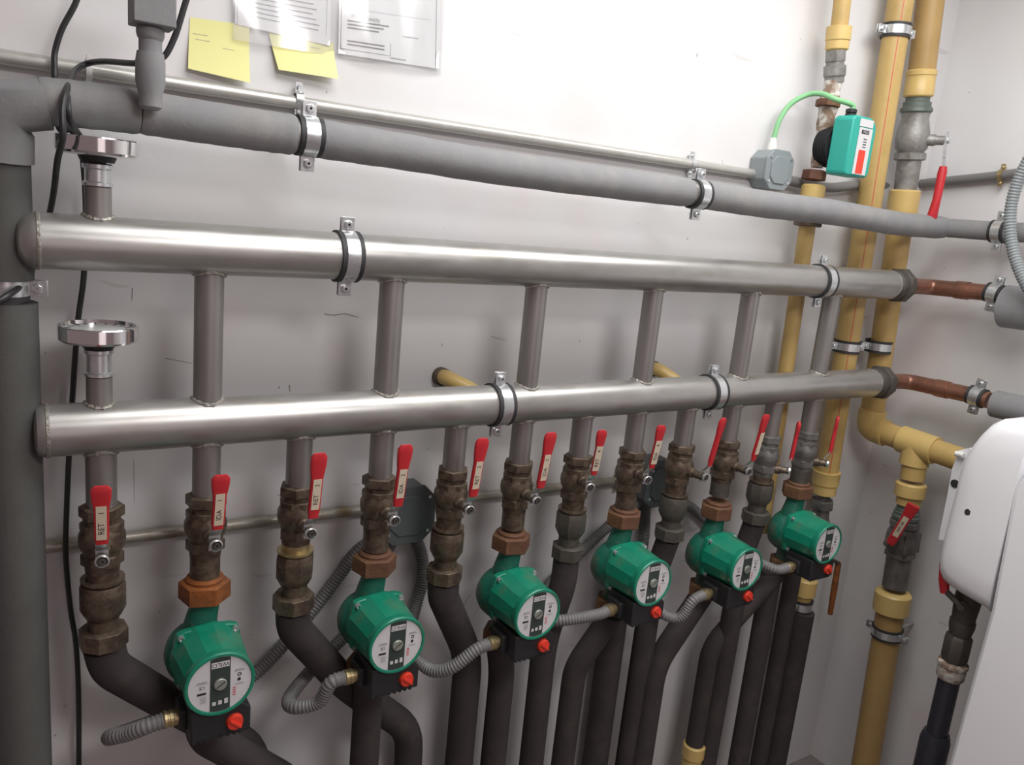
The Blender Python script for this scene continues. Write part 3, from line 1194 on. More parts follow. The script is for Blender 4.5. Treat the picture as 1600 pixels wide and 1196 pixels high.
def gl(i, dx=-.018):
    p = Vector(pumps[i].location)
    return p + Vector((-.050 + dx, -.064, -.076))


FR = .0130
g = gl(0)
flex([g, g + Vector((-.030, .002, -.005)), at(200, 1146, -.045), at(174, 1152, -.02), at(180, 1150, .03), at(240, 1128, .07),
      at(320, 1095, .116), at(390, 1060, .123), at(440, 1012, .123), at(500, 940, .123), at(560, 862, .123),
      Vector((jb1.x - .035, .122, jb1.z - .050))], FR,
     'corrugated conduit looping left of the first pump and climbing behind to the left box')
g = gl(1)
flex([g, g + Vector((-.028, .002, -.005)), at(498, 1097, -.045), at(460, 1105, -.02), at(452, 1092, .02), at(480, 1055, .06),
      at(525, 1008, .09), at(572, 955, .12), at(590, 900, .123), Vector((jb1.x - .012, .122, jb1.z - .055))], FR,
     'corrugated conduit looping left from the second pump gland')
g = gl(2)
flex([g, g + Vector((-.030, .002, -.007)), at(705, 1044, -.045), at(672, 1047, -.01), at(645, 1020, .04), at(640, 985, .08),
      at(652, 940, .12), at(662, 900, .122), at(656, 858, .123), Vector((jb1.x + .025, .122, jb1.z - .055))], FR,
     'corrugated conduit from the third pump gland running left behind the second pump')
g = gl(3)
flex([g, g + Vector((-.030, .002, -.006)), at(872, 970, -.03), at(845, 962, .03), at(850, 925, .09), at(905, 866, .123),
      at(960, 815, .123), Vector((jb2.x - .02, .122, jb2.z - .055))], FR,
     'corrugated conduit from the fourth pump gland to behind the third pump')
g = gl(4)
flex([g, g + Vector((-.034, .002, -.010)), at(1062, 965, -.05), at(1034, 958, -.02), at(1015, 925, .05), at(1003, 880, .09),
      at(1008, 830, .123), Vector((jb2.x - .004, .122, jb2.z - .055))], FR,
     'corrugated conduit from the fifth pump gland to behind the fourth pump')
g = gl(5)
flex([g, g + Vector((-.034, .004, -.002)), at(1196, 884, -.03), at(1168, 870, .03), at(1132, 838, .09), at(1102, 812, .12),
      at(1072, 788, .123), Vector((jb2.x + .035, .122, jb2.z - .045))], FR,
     'corrugated conduit from the sixth pump gland to the right box')

# big grey corrugated conduit at the right edge
XF = 1.98
flex([atx(1640, 190, XF), atx(1612, 240, XF), atx(1590, 285, XF), atx(1579, 330, XF), atx(1580, 375, XF), atx(1592, 420, XF),
      atx(1615, 465, XF), atx(1650, 520, XF)], .0145, 'light grey corrugated conduit curving down at the right edge', 'flexl',
     pitch=.0075, seg=18, group=None)

# thin grey pipe from the upper box round the corner along the right wall
XW = WX - .018
pts = [jc + Vector((.046, .03, -.016)), at(1290, 293, .118), at(1340, 290, .118), atx(1418, 290, XW), atx(1440, 287, XW),
       atx(1500, 281, XW), atx(1565, 274, XW), atx(1650, 262, XW)]
tag(MB().tube(catmull(pts, 6), .0125, 18).build('wall_conduit', 'flex'),
    'thin grey conduit rounding the corner onto the right wall behind the yellow pipes', 'conduit')
saddle(1565, 274, 'brassy clip on the thin conduit at the right edge', axis=EY, X=XW, r=.0135, m='brassl')

# ------------------------------------------------------------------ insulated pipes below
gi = 'insulated pipes running down to the floor'


def ins(top, mids, bot, r, label, yb=None, m='foamd', fil=.06):
    pts = [Vector(top)] + [Vector(p) for p in mids] + [Vector(bot)]
    return pipe('insulated_pipe', pts, r, m, label, group=gi, fil=fil)


def lowpt(px, Y, py=1196):
    """bottom end at the floor under the image point"""
    a = at(px, py, Y)
    return Vector((a.x, Y, .03))


zb = ZL - .352
# return branches: from the coupling, bend to the right behind the pump
p1, p2_ = at(268, 1100, .050), at(398, 1172, .075)
ins((0, 0, zb), [(.008, .005, zb - .045), (p1.x, .050, p1.z), (p2_.x, .075, p2_.z)], lowpt(405, .075), .0300,
    'dark foam pipe under the RET 1 valve slanting right behind the first pump', fil=.05)
x = 2 * P
p1, p2_ = at(540, 1070, .050), at(640, 1140, .075)
ins((x, 0, zb), [(x + .003, .004, zb - .04), (p1.x, .050, p1.z), (p2_.x, .075, p2_.z)], lowpt(648, .075), .0300,
    'dark foam pipe under the RET 2 valve slanting right behind the second pump', fil=.05)
x = 4 * P
p1 = at(732, 1025, .05)
ins((x, 0, zb), [(x + .002, .003, zb - .035), (p1.x, .05, p1.z)], (p1.x + .005, .055, .03), .0310,
    'dark foam pipe under the RET 3 valve bending down left of the third pump', fil=.06)
x = 6 * P
p1 = at(851, 1000, .03)
ins((x, 0, zb), [(x, 0, zb - .06), (p1.x, .03, p1.z)], (p1.x + .004, .03, .03), .0285,
    'dark foam pipe under the RET 4 valve running straight down behind the third pump')
x = 8 * P
ins((x, 0, zb), [(x, .03, zb - .12)], (x + .004, .04, .03), .0275,
    'dark foam pipe running down just right of the fourth pump', fil=.05)
x = 10 * P
ins((x, 0, zb), [(x, .02, zb - .10)], (x + .002, .03, .03), .0275,
    'dark foam pipe running down between the fifth and sixth pumps', fil=.05)
# pump outlets
zp = PZ - .122
x = P
p1 = at(330, 1165, .0)
ins((x, 0, zp), [(x + .002, .0, zp - .045), (x + .16, .01, zp - .20)], (x + .165, .01, .03), .0290,
    'dark foam pipe leaving the bottom of the first pump to the right', fil=.035)
x = 3 * P
ins((x, 0, zp), [(x + .008, .008, zp - .05)], (x + .010, .008, .03), .0285, 'dark foam pipe straight down under the second pump')
x = 5 * P
ins((x, 0, zp), [(x, .0, zp - .02), (x + .032, .03, zp - .10)], (x + .034, .03, .03), .0285,
    'dark foam pipe straight down under the third pump')
x = 7 * P
p1 = at(898, 1045, .03)
ins((x, 0, zp), [(x - .002, .005, zp - .02), (p1.x, .03, p1.z)], (p1.x - .004, .03, .03), .0275,
    'dark foam pipe under the fourth pump with shoulder bending left', fil=.035)
p1 = at(957, 985, .085)
ins((p1.x, .085, ZL - .40), [], (p1.x, .085, .03), .0330, 'thick dark foam pipe close to the wall behind the fourth pump')
x = 9 * P
p1 = at(1020, 1035, .02)
ins((x, 0, zp), [(x - .004, .0, zp - .01), (p1.x, .01, p1.z)], (p1.x - .002, .01, .03), .0285,
    'dark foam pipe under the fifth pump slanting far left before dropping', fil=.05)
x = 11 * P
p1 = at(1110, 1010, .04)
ins((x, 0, zp), [(x - .01, .01, zp - .01), (p1.x, .04, p1.z)], (p1.x, .04, at(1078, 1165, .04).z), .0245,
    'dark foam pipe under the sixth pump slanting left to a yellow fitting', fil=.05)
q = at(1075, 1180, .04)
t = thing('pipe_fitting', (p1.x, .04, q.z - .2), 'yellow socket showing at the bottom edge between dark foam pipes', 'pipe fitting')
b = MB().lathe((p1.x, .04, q.z), EZ, [(.027, -.20), (.027, -.012), (.031, -.008), (.031, .026), (.027, .030)], 24)
b.build('socket', 'yfit', t)
for pxx, yy, rr, lb_ in ((1180, .02, .0275, 'dark foam pipe just left of the one under the striped yellow pipe'),
                         (1213, .07, .024, 'narrow dark foam pipe close to the wall under the sixth pump')):
    p1 = at(pxx, 1040, yy)
    ins((p1.x, yy, ZL - .52), [], (p1.x, yy, .03), rr, lb_)

# ------------------------------------------------------------------ yellow pipes
# P2: big pipe with red stripe
YP = .082
a0, a1 = at(1417, -60, YP), at(1291, 745, YP)
t = thing('yellow_pipe', (a1.x, YP, .03), 'wide yellow plastic pipe with a red stripe, in front of the corner', 'pipe')
b = MB().tube([a0, a1], .0315, 36)
b.build('pipe', 'yellow', t)
# stripe: thin strip on the surface facing the viewer
dv = (a0 - a1).normalized()
side = Vector((CAM.x - a1.x, CAM.y - YP, 0)).normalized()
side = Matrix.Rotation(radians(14), 3, 'Z') @ side
tng = dv.cross(side).normalized()
b = MB()
n_ = 26
vs, fs = [], []
for i in range(n_ + 1):
    c = a0.lerp(a1, i / n_) + side * .0319
    w_ = .0011
    vs += [c - tng * w_, c + tng * w_]
    if i:
        fs.append((2 * i - 2, 2 * i - 1, 2 * i + 1, 2 * i))
b.add(vs, fs)
b.build('stripe', 'redline', t)
b = MB()
b.lathe(a1, dv, [(.034, -.050), (.034, -.022), (.0375, -.020), (.0375, .012), (.0385, .014), (.0385, .018), (.034, .019)], 32)
b.build('socket', 'yfit', t)
b = MB()
zz = a1.z
b.lathe(a1, dv, [(.020, -.072), (.020, -.050)], 20)
b.hexa(a1, dv, .033, -.098, -.070, .2, .002)
b.lathe(a1, dv, [(.028, -.17), (.030, -.14), (.024, -.12), (.024, -.098)], 20)
b.hexa(a1, dv, .033, -.195, -.170, .3, .002)
b.build('threaded_valve', 'valvegrey', t)
q = at(1257, 915, YP)
b = MB()
b.lathe((q.x, YP, q.z), EZ, [(.030, -.030), (.035, -.026), (.035, .020), (.031, .024)], 32)
b.build('socket', 'yfit', t)
q2 = at(1252, 945, YP)
b = MB()
b.cyl((q.x, YP, q.z - .03), (q.x, YP, q2.z - .03), .027, 24)
b.build('pipe_stub', 'yellow', t)
clamp((q2.x, YP, q2.z), EZ, .0275, -EY, 'dull clamp below the yellow socket under the sixth pump', wall=(q2.x, WY, q2.z))
ins((q2.x, YP - .01, q2.z - .018), [], (q2.x + .0, YP - .01, .03), .0335, 'thick dark foam pipe below the yellow socket, rightmost of the row')
for nm, px, py in (('near the top edge', 1400, 49), ('between the two headers', 1323, 541)):
    c_ = at(px, py, YP)
    clamp(c_, EZ, .0318, Vector((-.25, -1, 0)), 'zinc clamp on the striped yellow pipe ' + nm, wall=(c_.x + .02, WY, c_.z), w=.020,
          group='clamps on the yellow pipes')

# small red lever valve right of the sixth pump
q = at(1310, 880, .06)
q3 = at(1297, 960, .06)
t = thing('drain_lever', q3, 'small dull red lever hanging beside the sixth pump', 'valve lever')
b = MB().tube([Vector((at(1257, 880, YP).x, YP - .02, q.z + .02)), q + Vector((-.04, .0, .018)), q], .006, 10)
b.build('arm', 'iron', t)
b = MB()
b.tube([q, q * .5 + q3 * .5, q3], [.0085, .0095, .0075], 12)
lab(b.build('grip', 'rusto', t), 'worn red grip')

# P1: thin yellow line with the small pump
Y1 = .075
t = thing('yellow_pipe', at(1252, 400, Y1), 'thin yellow plastic pipe passing behind both headers', 'pipe')
u0, u1 = at(1322, -50, Y1), at(1311, 45, Y1)
MB().tube([u0, u1], .0200, 28).build('pipe', 'yellow', t)
v0, v1 = at(1262, 350, Y1), at(1190, 830, Y1)
MB().tube([v0, v1], .0200, 28).build('pipe', 'yellow', t)
b = MB().lathe(u1, (u1 - u0), [(.0225, -.006), (.029, -.004), (.029, .026), (.027, .028), (.027, .046), (.022, .050)], 28)
b.build('socket', 'yfit', t)
w0 = at(1273, 288, Y1)
b = MB().lathe(at(1270, 300, Y1), -EZ, [(.024, -.018), (.029, -.014), (.029, .026), (.026, .050)], 28)
b.build('socket', 'yfit', t)
b = MB()
b.hexa(at(1262, 349, Y1), EZ, .036, -.008, .008, .3, .002)
b.build('flange_nut', 'brass', t)
t = thing('small_circulation_pump', at(1275, 290, Y1), 'small teal boxy pump with white and red label on the thin yellow pipe', 'pump')
b = MB()
e0 = at(1306, 78, Y1)
e1 = at(1303, 132, Y1)
b.hexa(e0, (e1 - e0), .0235, .0, .028, .2, .002, 10)
b.lathe(e0, (e1 - e0), [(.021, .026), (.021, .034), (.026, .036), (.026, .058), (.023, .062), (.023, .075)], 24)
lab(b.build('grey_adapter', 'adapter', t), 'dull grey adapter')
b = MB()
e0, e1 = at(1302, 128, Y1), at(1276, 262, Y1)
path = [e0.lerp(e1, i / 10) for i in range(11)]
b.tube(path, [.0215, .020, .024, .023, .020, .021, .0165, .019, .016, .018, .014], 16)
b.build('valve_pipe', 'plaster', t)
b = MB()
e = at(1294, 160, Y1)
b.hexa(e, (e1 - e0), .029, -.006, .012, .2, .002, 8)
b.build('union_nut', 'rust', t)
e = at(1272, 274, Y1)
b = MB().hexa(e, (e1 - e0), .029, -.012, .012, .2, .002, 6)
b.build('union_nut', 'rust', t)
# motor head: fins and teal box (built in its own frame)
H = at(1316, 228, Y1 - .07)
yb0, yb1 = H.y + .020, H.y - .034
zc_ = H.z
xc_ = H.x + .025
b = MB()
for i in range(9):
    b.lathe((xc_, yb0 + .004 + i * .0052, zc_), EY, [(.030, 0), (.054 - i * .001, .0006), (.054 - i * .001, .0028), (.030, .0034)], 26)
b.lathe((xc_, yb0 + .002, zc_), EY, [(.044, 0), (.040, .050)], 24)
b.build('finned_motor', 'blackp', t)
b = MB()
w_, h_ = .046, .068
pts = [(xc_ - w_, zc_ - h_ + .006), (xc_ - w_ + .006, zc_ - h_), (xc_ + w_ - .008, zc_ - h_), (xc_ + w_, zc_ - h_ + .010),
       (xc_ + w_, zc_ + h_ - .022), (xc_ + w_ - .008, zc_ + h_ - .008), (xc_ + w_ - .022, zc_ + h_), (xc_ - w_ + .010, zc_ + h_),
       (xc_ - w_, zc_ + h_ - .008)]
b.prism([(p[0], yb0, p[1]) for p in pts], (0, yb1 - yb0, 0))
tealbox = b.build('teal_cover', 'teal', t, bevel=.004)
b = MB()
yq = yb1 - .0008
b.box((xc_ + .006, yq, zc_ - .010), (.050, .001, .106))
b.box((xc_ + .004, yq, zc_ + .054), (.050, .001, .017))
b.mat(1).box((xc_ + .004, yq - .0004, zc_ - .034), (.026, .001, .054))
b.mat(2).box((xc_ + .004, yq - .0004, zc_ + .034), (.028, .001, .009))
for i in range(4):
    b.box((xc_ + .008, yq - .0004, zc_ + .018 - i * .006), (.012, .001, .0022))
b.mat(0).text('WILO', .008, (xc_ + .004, yq - .0012, zc_ + .034), EX, EZ, .0001)
lab(b.build('label_plate', ['tagw', 'redk', 'ink'], tealbox), 'white label with a red block')
gt = Vector((xc_ - .015, (yb0 + yb1) / 2 + .006, zc_ + h_))
b = MB().lathe(gt, EZ, [(.013, -.002), (.013, .006), (.010, .007), (.013, .009), (.013, .016), (.008, .018)], 16)
b.build('cable_gland', 'blackp', t)
# green cable
g1 = gt + EZ * .012
pts = [gp + EZ * .012, at(1217, 190, .108), at(1235, 163, .10), at(1262, 148, .08), at(1285, 147, .05), at(1305, 155, .02), g1 + EZ * .014, g1]
tag(MB().tube(catmull(pts, 8), .0062, 12).build('green_cable', 'gcable'),
    'pale green cable arching from the grey box to the small teal pump', 'cable')

# P3: corner pipe with valve
Y3 = .075
t = thing('yellow_pipe', at(1372, 541, Y3), 'yellow brown plastic pipe in the corner with tee, right of the striped one', 'pipe')
a0, a1, a2, a3 = at(1460, -50, Y3), at(1440, 112, Y3), at(1414, 300, Y3), at(1361, 655, Y3)
MB().tube([a0, a1], .034, 32).build('pipe', 'ochre', t)
b = MB().lathe(a1, (a2 - a1), [(.034, -.004), (.0385, 0), (.0385, .010), (.0365, .012), (.0365, .036), (.0375, .038), (.0375, .060),
                               (.034, .064)], 32)
b.build('socket', 'yfit', t)
X3 = a3.x
b = MB().lathe(a2, (a3 - a2), [(.034, -.006), (.040, -.002), (.040, .060), (.034, .064)], 32)
b.build('socket', 'yfit', t)
# horizontal run toward the viewer along the right wall
tee = atx(1434, 695, X3 + .005)
el = Vector((X3, tee.y + .13, a3.z - .02))
tc_ = Vector((X3 + .005, tee.y, tee.z))
c3 = Vector((X3, Y3, (a3.z + tc_.z) / 2))
el_z = at(1362, 668, Y3).z
corner = Vector((X3, Y3, el_z))
MB().tube([a2, Vector((X3, Y3, el_z + .05))], .0325, 32).build('pipe', 'yellow', t)
b = MB()
b.tube(fillet([Vector((X3, Y3, el_z + .055)), corner, corner.lerp(tc_, .36)], .045, 8), .0385, 28)
b.build('elbow', 'yfit', t)
MB().tube([corner, tc_], .0325, 28).build('pipe', 'yellow', t)
dr = (tc_ - corner).normalized()
b = MB()
b.tube([tc_ - dr * .048, tc_ + dr * .052], .039, 30)
b.tube([tc_, tc_ - EZ * .058], .039, 30)
b.build('tee', 'yfit', t)
MB().tube([tc_ + dr * .05, tc_ + dr * .30], .0325, 28).build('branch_pipe', 'yellow', t)
Xd, Yd = tc_.x, tc_.y
AXD = (atx(1352, 1196, Xd) - tc_).normalized()


def leg(z):
    return tc_ + AXD * ((z - tc_.z) / AXD.z)


MB().tube([leg(tc_.z - .05), leg(tc_.z - .10)], .0325, 28).build('pipe', 'yellow', t)
zs = atx(1430, 770, Xd).z
b = MB().lathe(leg(zs), -AXD, [(.033, -.040), (.033, -.016), (.041, -.014), (.041, .020), (.037, .024)], 30)
b.build('socket', 'yfit', t)
for nm, (px, py) in (('between the two headers', (1372, 541)),):
    c_ = at(px, py, Y3)
    clamp(c_, EZ, .0328, Vector((-.25, -1, 0)), 'zinc clamp on the corner yellow pipe ' + nm, wall=(c_.x + .02, WY, c_.z), w=.020,
          group='clamps on the yellow pipes')

# grey ball valve in the corner pipe
vc = a1.lerp(a2, .62)
t = thing('ball_valve', vc, 'large grey ball valve in the corner yellow pipe with hanging red lever', 'valve')
d_ = (a2 - a1).normalized()
b = MB()
L_ = (a2 - a1).length
b.lathe(a1, d_, [(.030, .060), (.030, .075), (.035, .077), (.035, .088), (.040, .092), (.041, .100), (.037, .104)], 28)
b.build('upper_thread', 'fitgreen', t)
b = MB()
b.lathe(a1, d_, [(.036, .104), (.034, .118), (.041, .150), (.043, .172), (.040, .195), (.033, .204), (.030, .212)], 30)
b.hexa(a1, d_, .040, .205, .226, .2, .003, 8)
b.lathe(a1, d_, [(.031, .226), (.029, L_ - .002)], 24)
b.build('body', 'adapter', t)
st0 = a1 + d_ * .172
hn = Vector((.35, -1, 0)).normalized()
b = MB().lathe(st0, hn, [(.015, .03), (.015, .055), (.012, .060), (.012, .082)], 18)
b.build('stem_neck', 'adapter', t)
b = MB()
s1 = st0 + hn * .080
lx = atx(1458, 226, s1.x)
sx_ = Vector((-hn.y, hn.x, 0))
lvp = [s1 + EZ * .022, s1 + EZ * -.010, s1 + hn * .008 - EZ * .072]
gtop = s1 + hn * .010 - EZ * .072 - sx_ * .004
for p_, q_ in zip(lvp[:-1], lvp[1:]):
    b.add([p_ - sx_ * .008, p_ + sx_ * .008, q_ + sx_ * .008, q_ - sx_ * .008,
           p_ - sx_ * .008 + hn * .006, p_ + sx_ * .008 + hn * .006, q_ + sx_ * .008 + hn * .006, q_ - sx_ * .008 + hn * .006],
          [(3, 2, 1, 0), (4, 5, 6, 7), (0, 1, 5, 4), (1, 2, 6, 5), (2, 3, 7, 6), (3, 0, 4, 7)])
lo_ = b.build('lever', 'zinc', t)
b = MB().hexa(s1, hn, .009, .002, .012, .2, .001)
b.build('lever_nut', 'zinc', t)
b = MB()
gpth = [gtop + EZ * .006, gtop - EZ * .01, gtop - EZ * .08, gtop - EZ * .135 - hn * .004, gtop - EZ * .142 - hn * .004]
b.tube(gpth, [.009, .0115, .0105, .0135, .009], 14)
lab(b.build('grip', 'redv', lo_), 'red vinyl grip')

# lower valve on the tee leg with tagged lever
t = thing('ball_valve', (Xd, Yd, ZL - .5), 'large grey ball valve under the yellow tee, red lever with a cream tag', 'valve')
zz0 = zs - .040
za = atx(1393, 915, Xd).z
H_ = zz0 - za
b = MB()
b.lathe(leg(zz0), AXD, [(.028, -.004), (.028, .012), (.030, .014), (.030, .020), (.034, .022), (.034, .030), (.037, .034),
                             (.037, .042), (.034, .046)], 26)
b.build('threaded_adapter', 'fitgreen', t)
b = MB()
b.hexa(leg(zz0), AXD, .040, .046, .070, .4, .003, 8)
b.lathe(leg(zz0), AXD, [(.036, .070), (.042, .085), (.045, .105), (.044, .125), (.038, .140)], 30)
b.hexa(leg(zz0), AXD, .041, .138, .158, .1, .003, 8)
b.lathe(leg(zz0), AXD, [(.034, .156), (.034, H_)], 24)
for s_ in (-1, 1):
    b.lathe(leg(zz0) + Vector((s_ * .030, -.03, 0)), AXD, [(.006, .080), (.006, .135)], 8)
b.build('body', 'valvegrey', t)
dl = (CAM - leg(zz0))
dl.z = 0
dl = dl.normalized()
hn = Matrix.Rotation(radians(-28), 3, 'Z') @ dl
so = leg(zz0 - .105)
b = MB().lathe(so, hn, [(.016, .03), (.016, .055), (.012, .058), (.012, .072), (.008, .074), (.008, .082)], 18)
b.build('stem_neck', 'valvegrey', t)
gb = atx(1391, 850, (so + hn * .076).x)
gt_ = atx(1428, 790, gb.x + .000)
b = MB()
pe_ = so + hn * .074
b.tube([pe_, gb.lerp(gt_, .05)], .0075, 10)
lo_ = b.build('lever', 'iron', t)
up_ = (gt_ - gb).normalized()
fn = (CAM - gb).normalized()
sx_ = up_.cross(fn).normalized()
fn = sx_.cross(up_).normalized()
b = MB()
Lg = (gt_ - gb).length
K, N = 14, 14
vs, fs = [], []
for i in range(N + 1):
    u_ = i / N
    ww = .0125 + (.0055 * max(0, (u_ - .6) / .4)) - (.003 if u_ < .06 else 0)
    if u_ > .95:
        ww *= .9
    for k in range(K):
        a = 2 * pi * (k + .5) / K
        ca, sa = cos(a), sin(a)
        vs.append(gb + up_ * Lg * u_ + sx_ * ww * (abs(ca) ** .45) * (1 if ca > 0 else -1) + fn * .007 * (abs(sa) ** .6) * (1 if sa > 0 else -1))
for i in range(N):
    for k in range(K):
        k2 = (k + 1) % K
        fs.append((i * K + k, i * K + k2, (i + 1) * K + k2, (i + 1) * K + k))
fs.append(tuple(reversed(range(K))))
fs.append(tuple(N * K + k for k in range(K)))
b.add(vs, fs)
lab(b.build('grip', 'redv', lo_), 'red vinyl grip')
b = MB()
tc2 = gb + up_ * Lg * .47 + fn * .0075
hl, hw = Lg * .25, .0075
a_, b_ = up_ * hl, sx_ * hw
b.add([tc2 - a_ - b_, tc2 - a_ + b_, tc2 + a_ + b_, tc2 + a_ - b_], [(0, 1, 2, 3)])
b.mat(1)
b.text('DEP. AF', .0105, tc2, up_, -sx_, .0005)
lab(b.build('tag', ['tag', 'ink'], lo_), 'cream tag with short handwriting')

# yellow pipe below that valve
zf = atx(1392, 940, Xd).z
t = thing('yellow_pipe', (Xd, Yd, .03), 'wide ochre plastic pipe running to the floor under the tee valve', 'pipe')
b = MB().lathe(leg(zf), -AXD, [(.041, -.034), (.049, -.028), (.050, .026), (.045, .032), (.038, .034)], 34)
b.build('socket', 'yfit', t)
MB().tube([leg(zf - .03), leg(.02)], .0385, 34).build('pipe', 'ochre', t)
clz = atx(1383, 986, Xd).z
clamp(leg(clz), AXD, .0388, hn * .5 - EX, 'dark iron clamp round the ochre pipe below its wide socket', wall=(WX, leg(clz).y, clz), w=.02)

# ------------------------------------------------------------------ yellow stubs behind the lower header
for (x0, y0), (x1, y1), lb_ in (((692, 588), (742, 612), 'short brass yellow pipe stub coming out of the wall beside the middle clamp'),
                                ((1022, 575), (1062, 600), 'short brass yellow pipe stub showing behind the fourth riser')):
    p_, q_ = at(x0, y0, .128), at(x1, y1, .075)
    t = thing('pipe_stub', p_, lb_, 'pipe stub', 'yellow pipe stubs behind the lower header')
    path = fillet([Vector((p_.x, WY, p_.z - .002)), p_ + Vector((0, -.014, 0)), q_, q_ + Vector((.02, 0, -.03))], .014, 5)
    MB().tube(path, .0155, 20).build('pipe', 'yfit', t)
    MB().lathe((p_.x, WY, p_.z - .002), -EY, [(.0185, .0), (.0185, .014), (.016, .016)], 20).build('collar', 'brass', t)

# ------------------------------------------------------------------ grey sensor assembly standing on the left pipe
tz = at(235, 168, -.045)
t = thing('air_vent', tz, 'grey air vent column with square top, in front of the upper left insulated pipe', 'air vent')
xq, yq = tz.x, -.045
zA, zB, zC, zD = at(235, 172, yq).z, at(235, 82, yq).z, at(235, 42, yq).z, at(235, -50, yq).z
b = MB().lathe((xq, yq, 0), EZ, [(.010, zA), (.0145, zA + .004), (.0150, zA + .02), (.0185, zA + .035), (.0185, zB - .012), (.0165, zB)], 22)
b.build('body', 'foam', t)
b = MB().lathe((xq, yq, 0), EZ, [(.0145, zB), (.0145, zB + .015), (.0160, zB + .017), (.0175, zC - .010), (.0175, zC - .004), (.015, zC)], 12)
b.build('neck', 'foam', t)
b = MB()
b.box((xq + .002, yq, (zC + zD) / 2), (.052, .050, zD - zC))
b.build('square_head', 'foam', t, bevel=.002)
b = MB().tube([(xq, yq, zA + .02), (xq, -.02, zA + .01)], .009, 12)
b.build('side_pipe', 'riser', t)


# ------------------------------------------------------------------ cables at the left
def cable(pts, r, label, m='cable'):
    tag(MB().tube(catmull(pts, 8), r, 10).build('black_cable', m), label, 'cable', 'black cables at the left')


cable([at(128, -30, .10), at(118, 5, .10), at(97, 45, .10), at(86, 80, .10), at(85, 105, .125 - .03), at(86, 135, .09), at(92, 200, .10),
       at(112, 205, .10), at(128, 240, .11), at(134, 330, .115), at(131, 430, .115), at(122, 500, .115), at(116, 580, .115),
       at(109, 690, .115), at(104, 800, .105), at(103, 870, .105), at(110, 950, .115), at(119, 1010, .115), at(123, 1100, .115),
       at(123, 1250, .115)], .0042, 'black cable hanging straight down the wall at the left')
cable([at(300, -30, -.03), at(288, 10, -.03), at(272, 60, -.03), at(252, 92, -.03), at(215, 99, -.02), at(165, 96, .06), at(138, 99, .10), at(118, 110, .08),
       at(106, 135, -.02), at(98, 170, -.05), at(98, 215, -.055), at(90, 250, -.03), at(84, 300, .03), at(75, 345, .08), at(60, 400, .09),
       at(38, 440, .02), at(12, 462, -.03), at(-20, 480, -.04)], .0042, 'black cable looping over the upper conduit and behind the top thermometer')
cable([at(107, 125, .02), at(106, 160, -.04), at(110, 190, -.04), at(125, 212, .0), at(133, 235, .06), at(136, 300, .115)], .0038,
      'short black cable crossing the insulated pipe at the left')
c_ = at(138, 110, YC)
b = MB().lathe(c_, EX, [(.0135, -.004), (.016, -.004), (.016, .004), (.0135, .004)], 16, closed=True)
b.box(c_ + Vector((0, -.014, .016)), (.007, .007, .009))
tag(b.build('cable_tie', 'wplast'), 'white cable tie holding the black cable to the upper conduit', 'cable tie')


# ------------------------------------------------------------------ papers
def sheet(corners, curl, name, mats, n=12, lines=None, y0=.001):
    """corners px: tl,tr,br,bl on the wall plane"""
    q = [at(*c, WY - y0) for c in corners]

    def fn(u, v):
        p = q[3].lerp(q[2], u).lerp(q[0].lerp(q[1], u), v)
        return p + Vector((0, -curl(u, v), 0))
    b = MB().grid(fn, n, n)
    if lines:
        for (u0, u1, v, h, mi) in lines:
            b.mat(mi)
            k = 6

            def f2(u, vv, u0=u0, u1=u1, v=v, h=h):
                p = fn(u0 + (u1 - u0) * u, v + h * vv)
                return p + Vector((0, -.0006, 0))
            b.grid(f2, k, 1)
    return b, fn


cu = lambda u, v: .016 * (1 - v) ** 2.2 * (.6 + .4 * u) + .004 * u
b, _ = sheet([(297, 27), (389, 40), (386, 131), (292, 108)], cu, 'n', None,
             lines=[(.06, .30, .70, .006, 1), (.10, .34, .60, .006, 1), (.55, .75, .52, .005, 1)])
tag(b.build('sticky_note', ['note', 'inkg']), 'yellow sticky note on the wall left of the white notice', 'sticky note',
    'yellow sticky notes')
cu2 = lambda u, v: .020 * (1 - v) ** 1.6 * (.5 + .5 * u) + .002
b, _ = sheet([(419, 50), (520, 68), (522, 125), (432, 110)], cu2, 'n', None, lines=[(.62, .78, .78, .01, 1)])
tag(b.build('sticky_note', ['note', 'inkg']), 'yellow sticky note under the lower edge of the white notice', 'sticky note',
    'yellow sticky notes')

flat = lambda u, v: .004 + .0015 * sin(u * 7) * (1 - v)
ln = []
for i in range(16):
    v = .96 - i * .055
    ln.append((.13, .80 + .08 * random.random(), v, .011, 1))
ln += [(.02, .024, .0, 1.0, 1), (.955, .958, .10, .9, 1)]
b, _ = sheet([(368, -90), (518, -75), (514, 72), (366, 38)], flat, 's', None, lines=ln)
tag(b.build('notice_sheet', ['paper', 'inkg']), 'white sheet of dense small print, left one in the plastic sleeve', 'sheet of paper',
    'sheets in the plastic sleeve')
ln = []
for i in range(3):
    ln.append((.08, .48 - .05 * i, .335 - .035 * i, .013, 1))
for i in range(2):
    ln.append((.08, .44, .135 - .035 * i, .013, 1))
for i in range(4):
    ln.append((.40, .40 + .16 * (.6 + .4 * random.random()), .76 - i * .045, .012, 1))
    ln.append((.36, .37, .76 - i * .045, .012, 1))
for i in range(5):
    ln.append((.05, .8, .98 - i * .03, .006, 2))
ln += [(.02, .024, .05, .95, 1), (.02, .50, .052, .004, 1), (.50, .504, .05, .13, 1), (.02, .9, .46, .003, 2), (.96, .964, .0, 1, 1),
       (.62, .78, .26, .01, 2), (.5, .66, .03, .012, 2)]
b, fn = sheet([(530, -75), (687, -55), (684, 108), (527, 84)], flat, 's', None, lines=ln)
b.mat(1)
o1 = fn(.25, .385) + Vector((0, -.0008, 0))
b.text('IMPORTANTE', .0085, o1, EX, EZ, .0002)
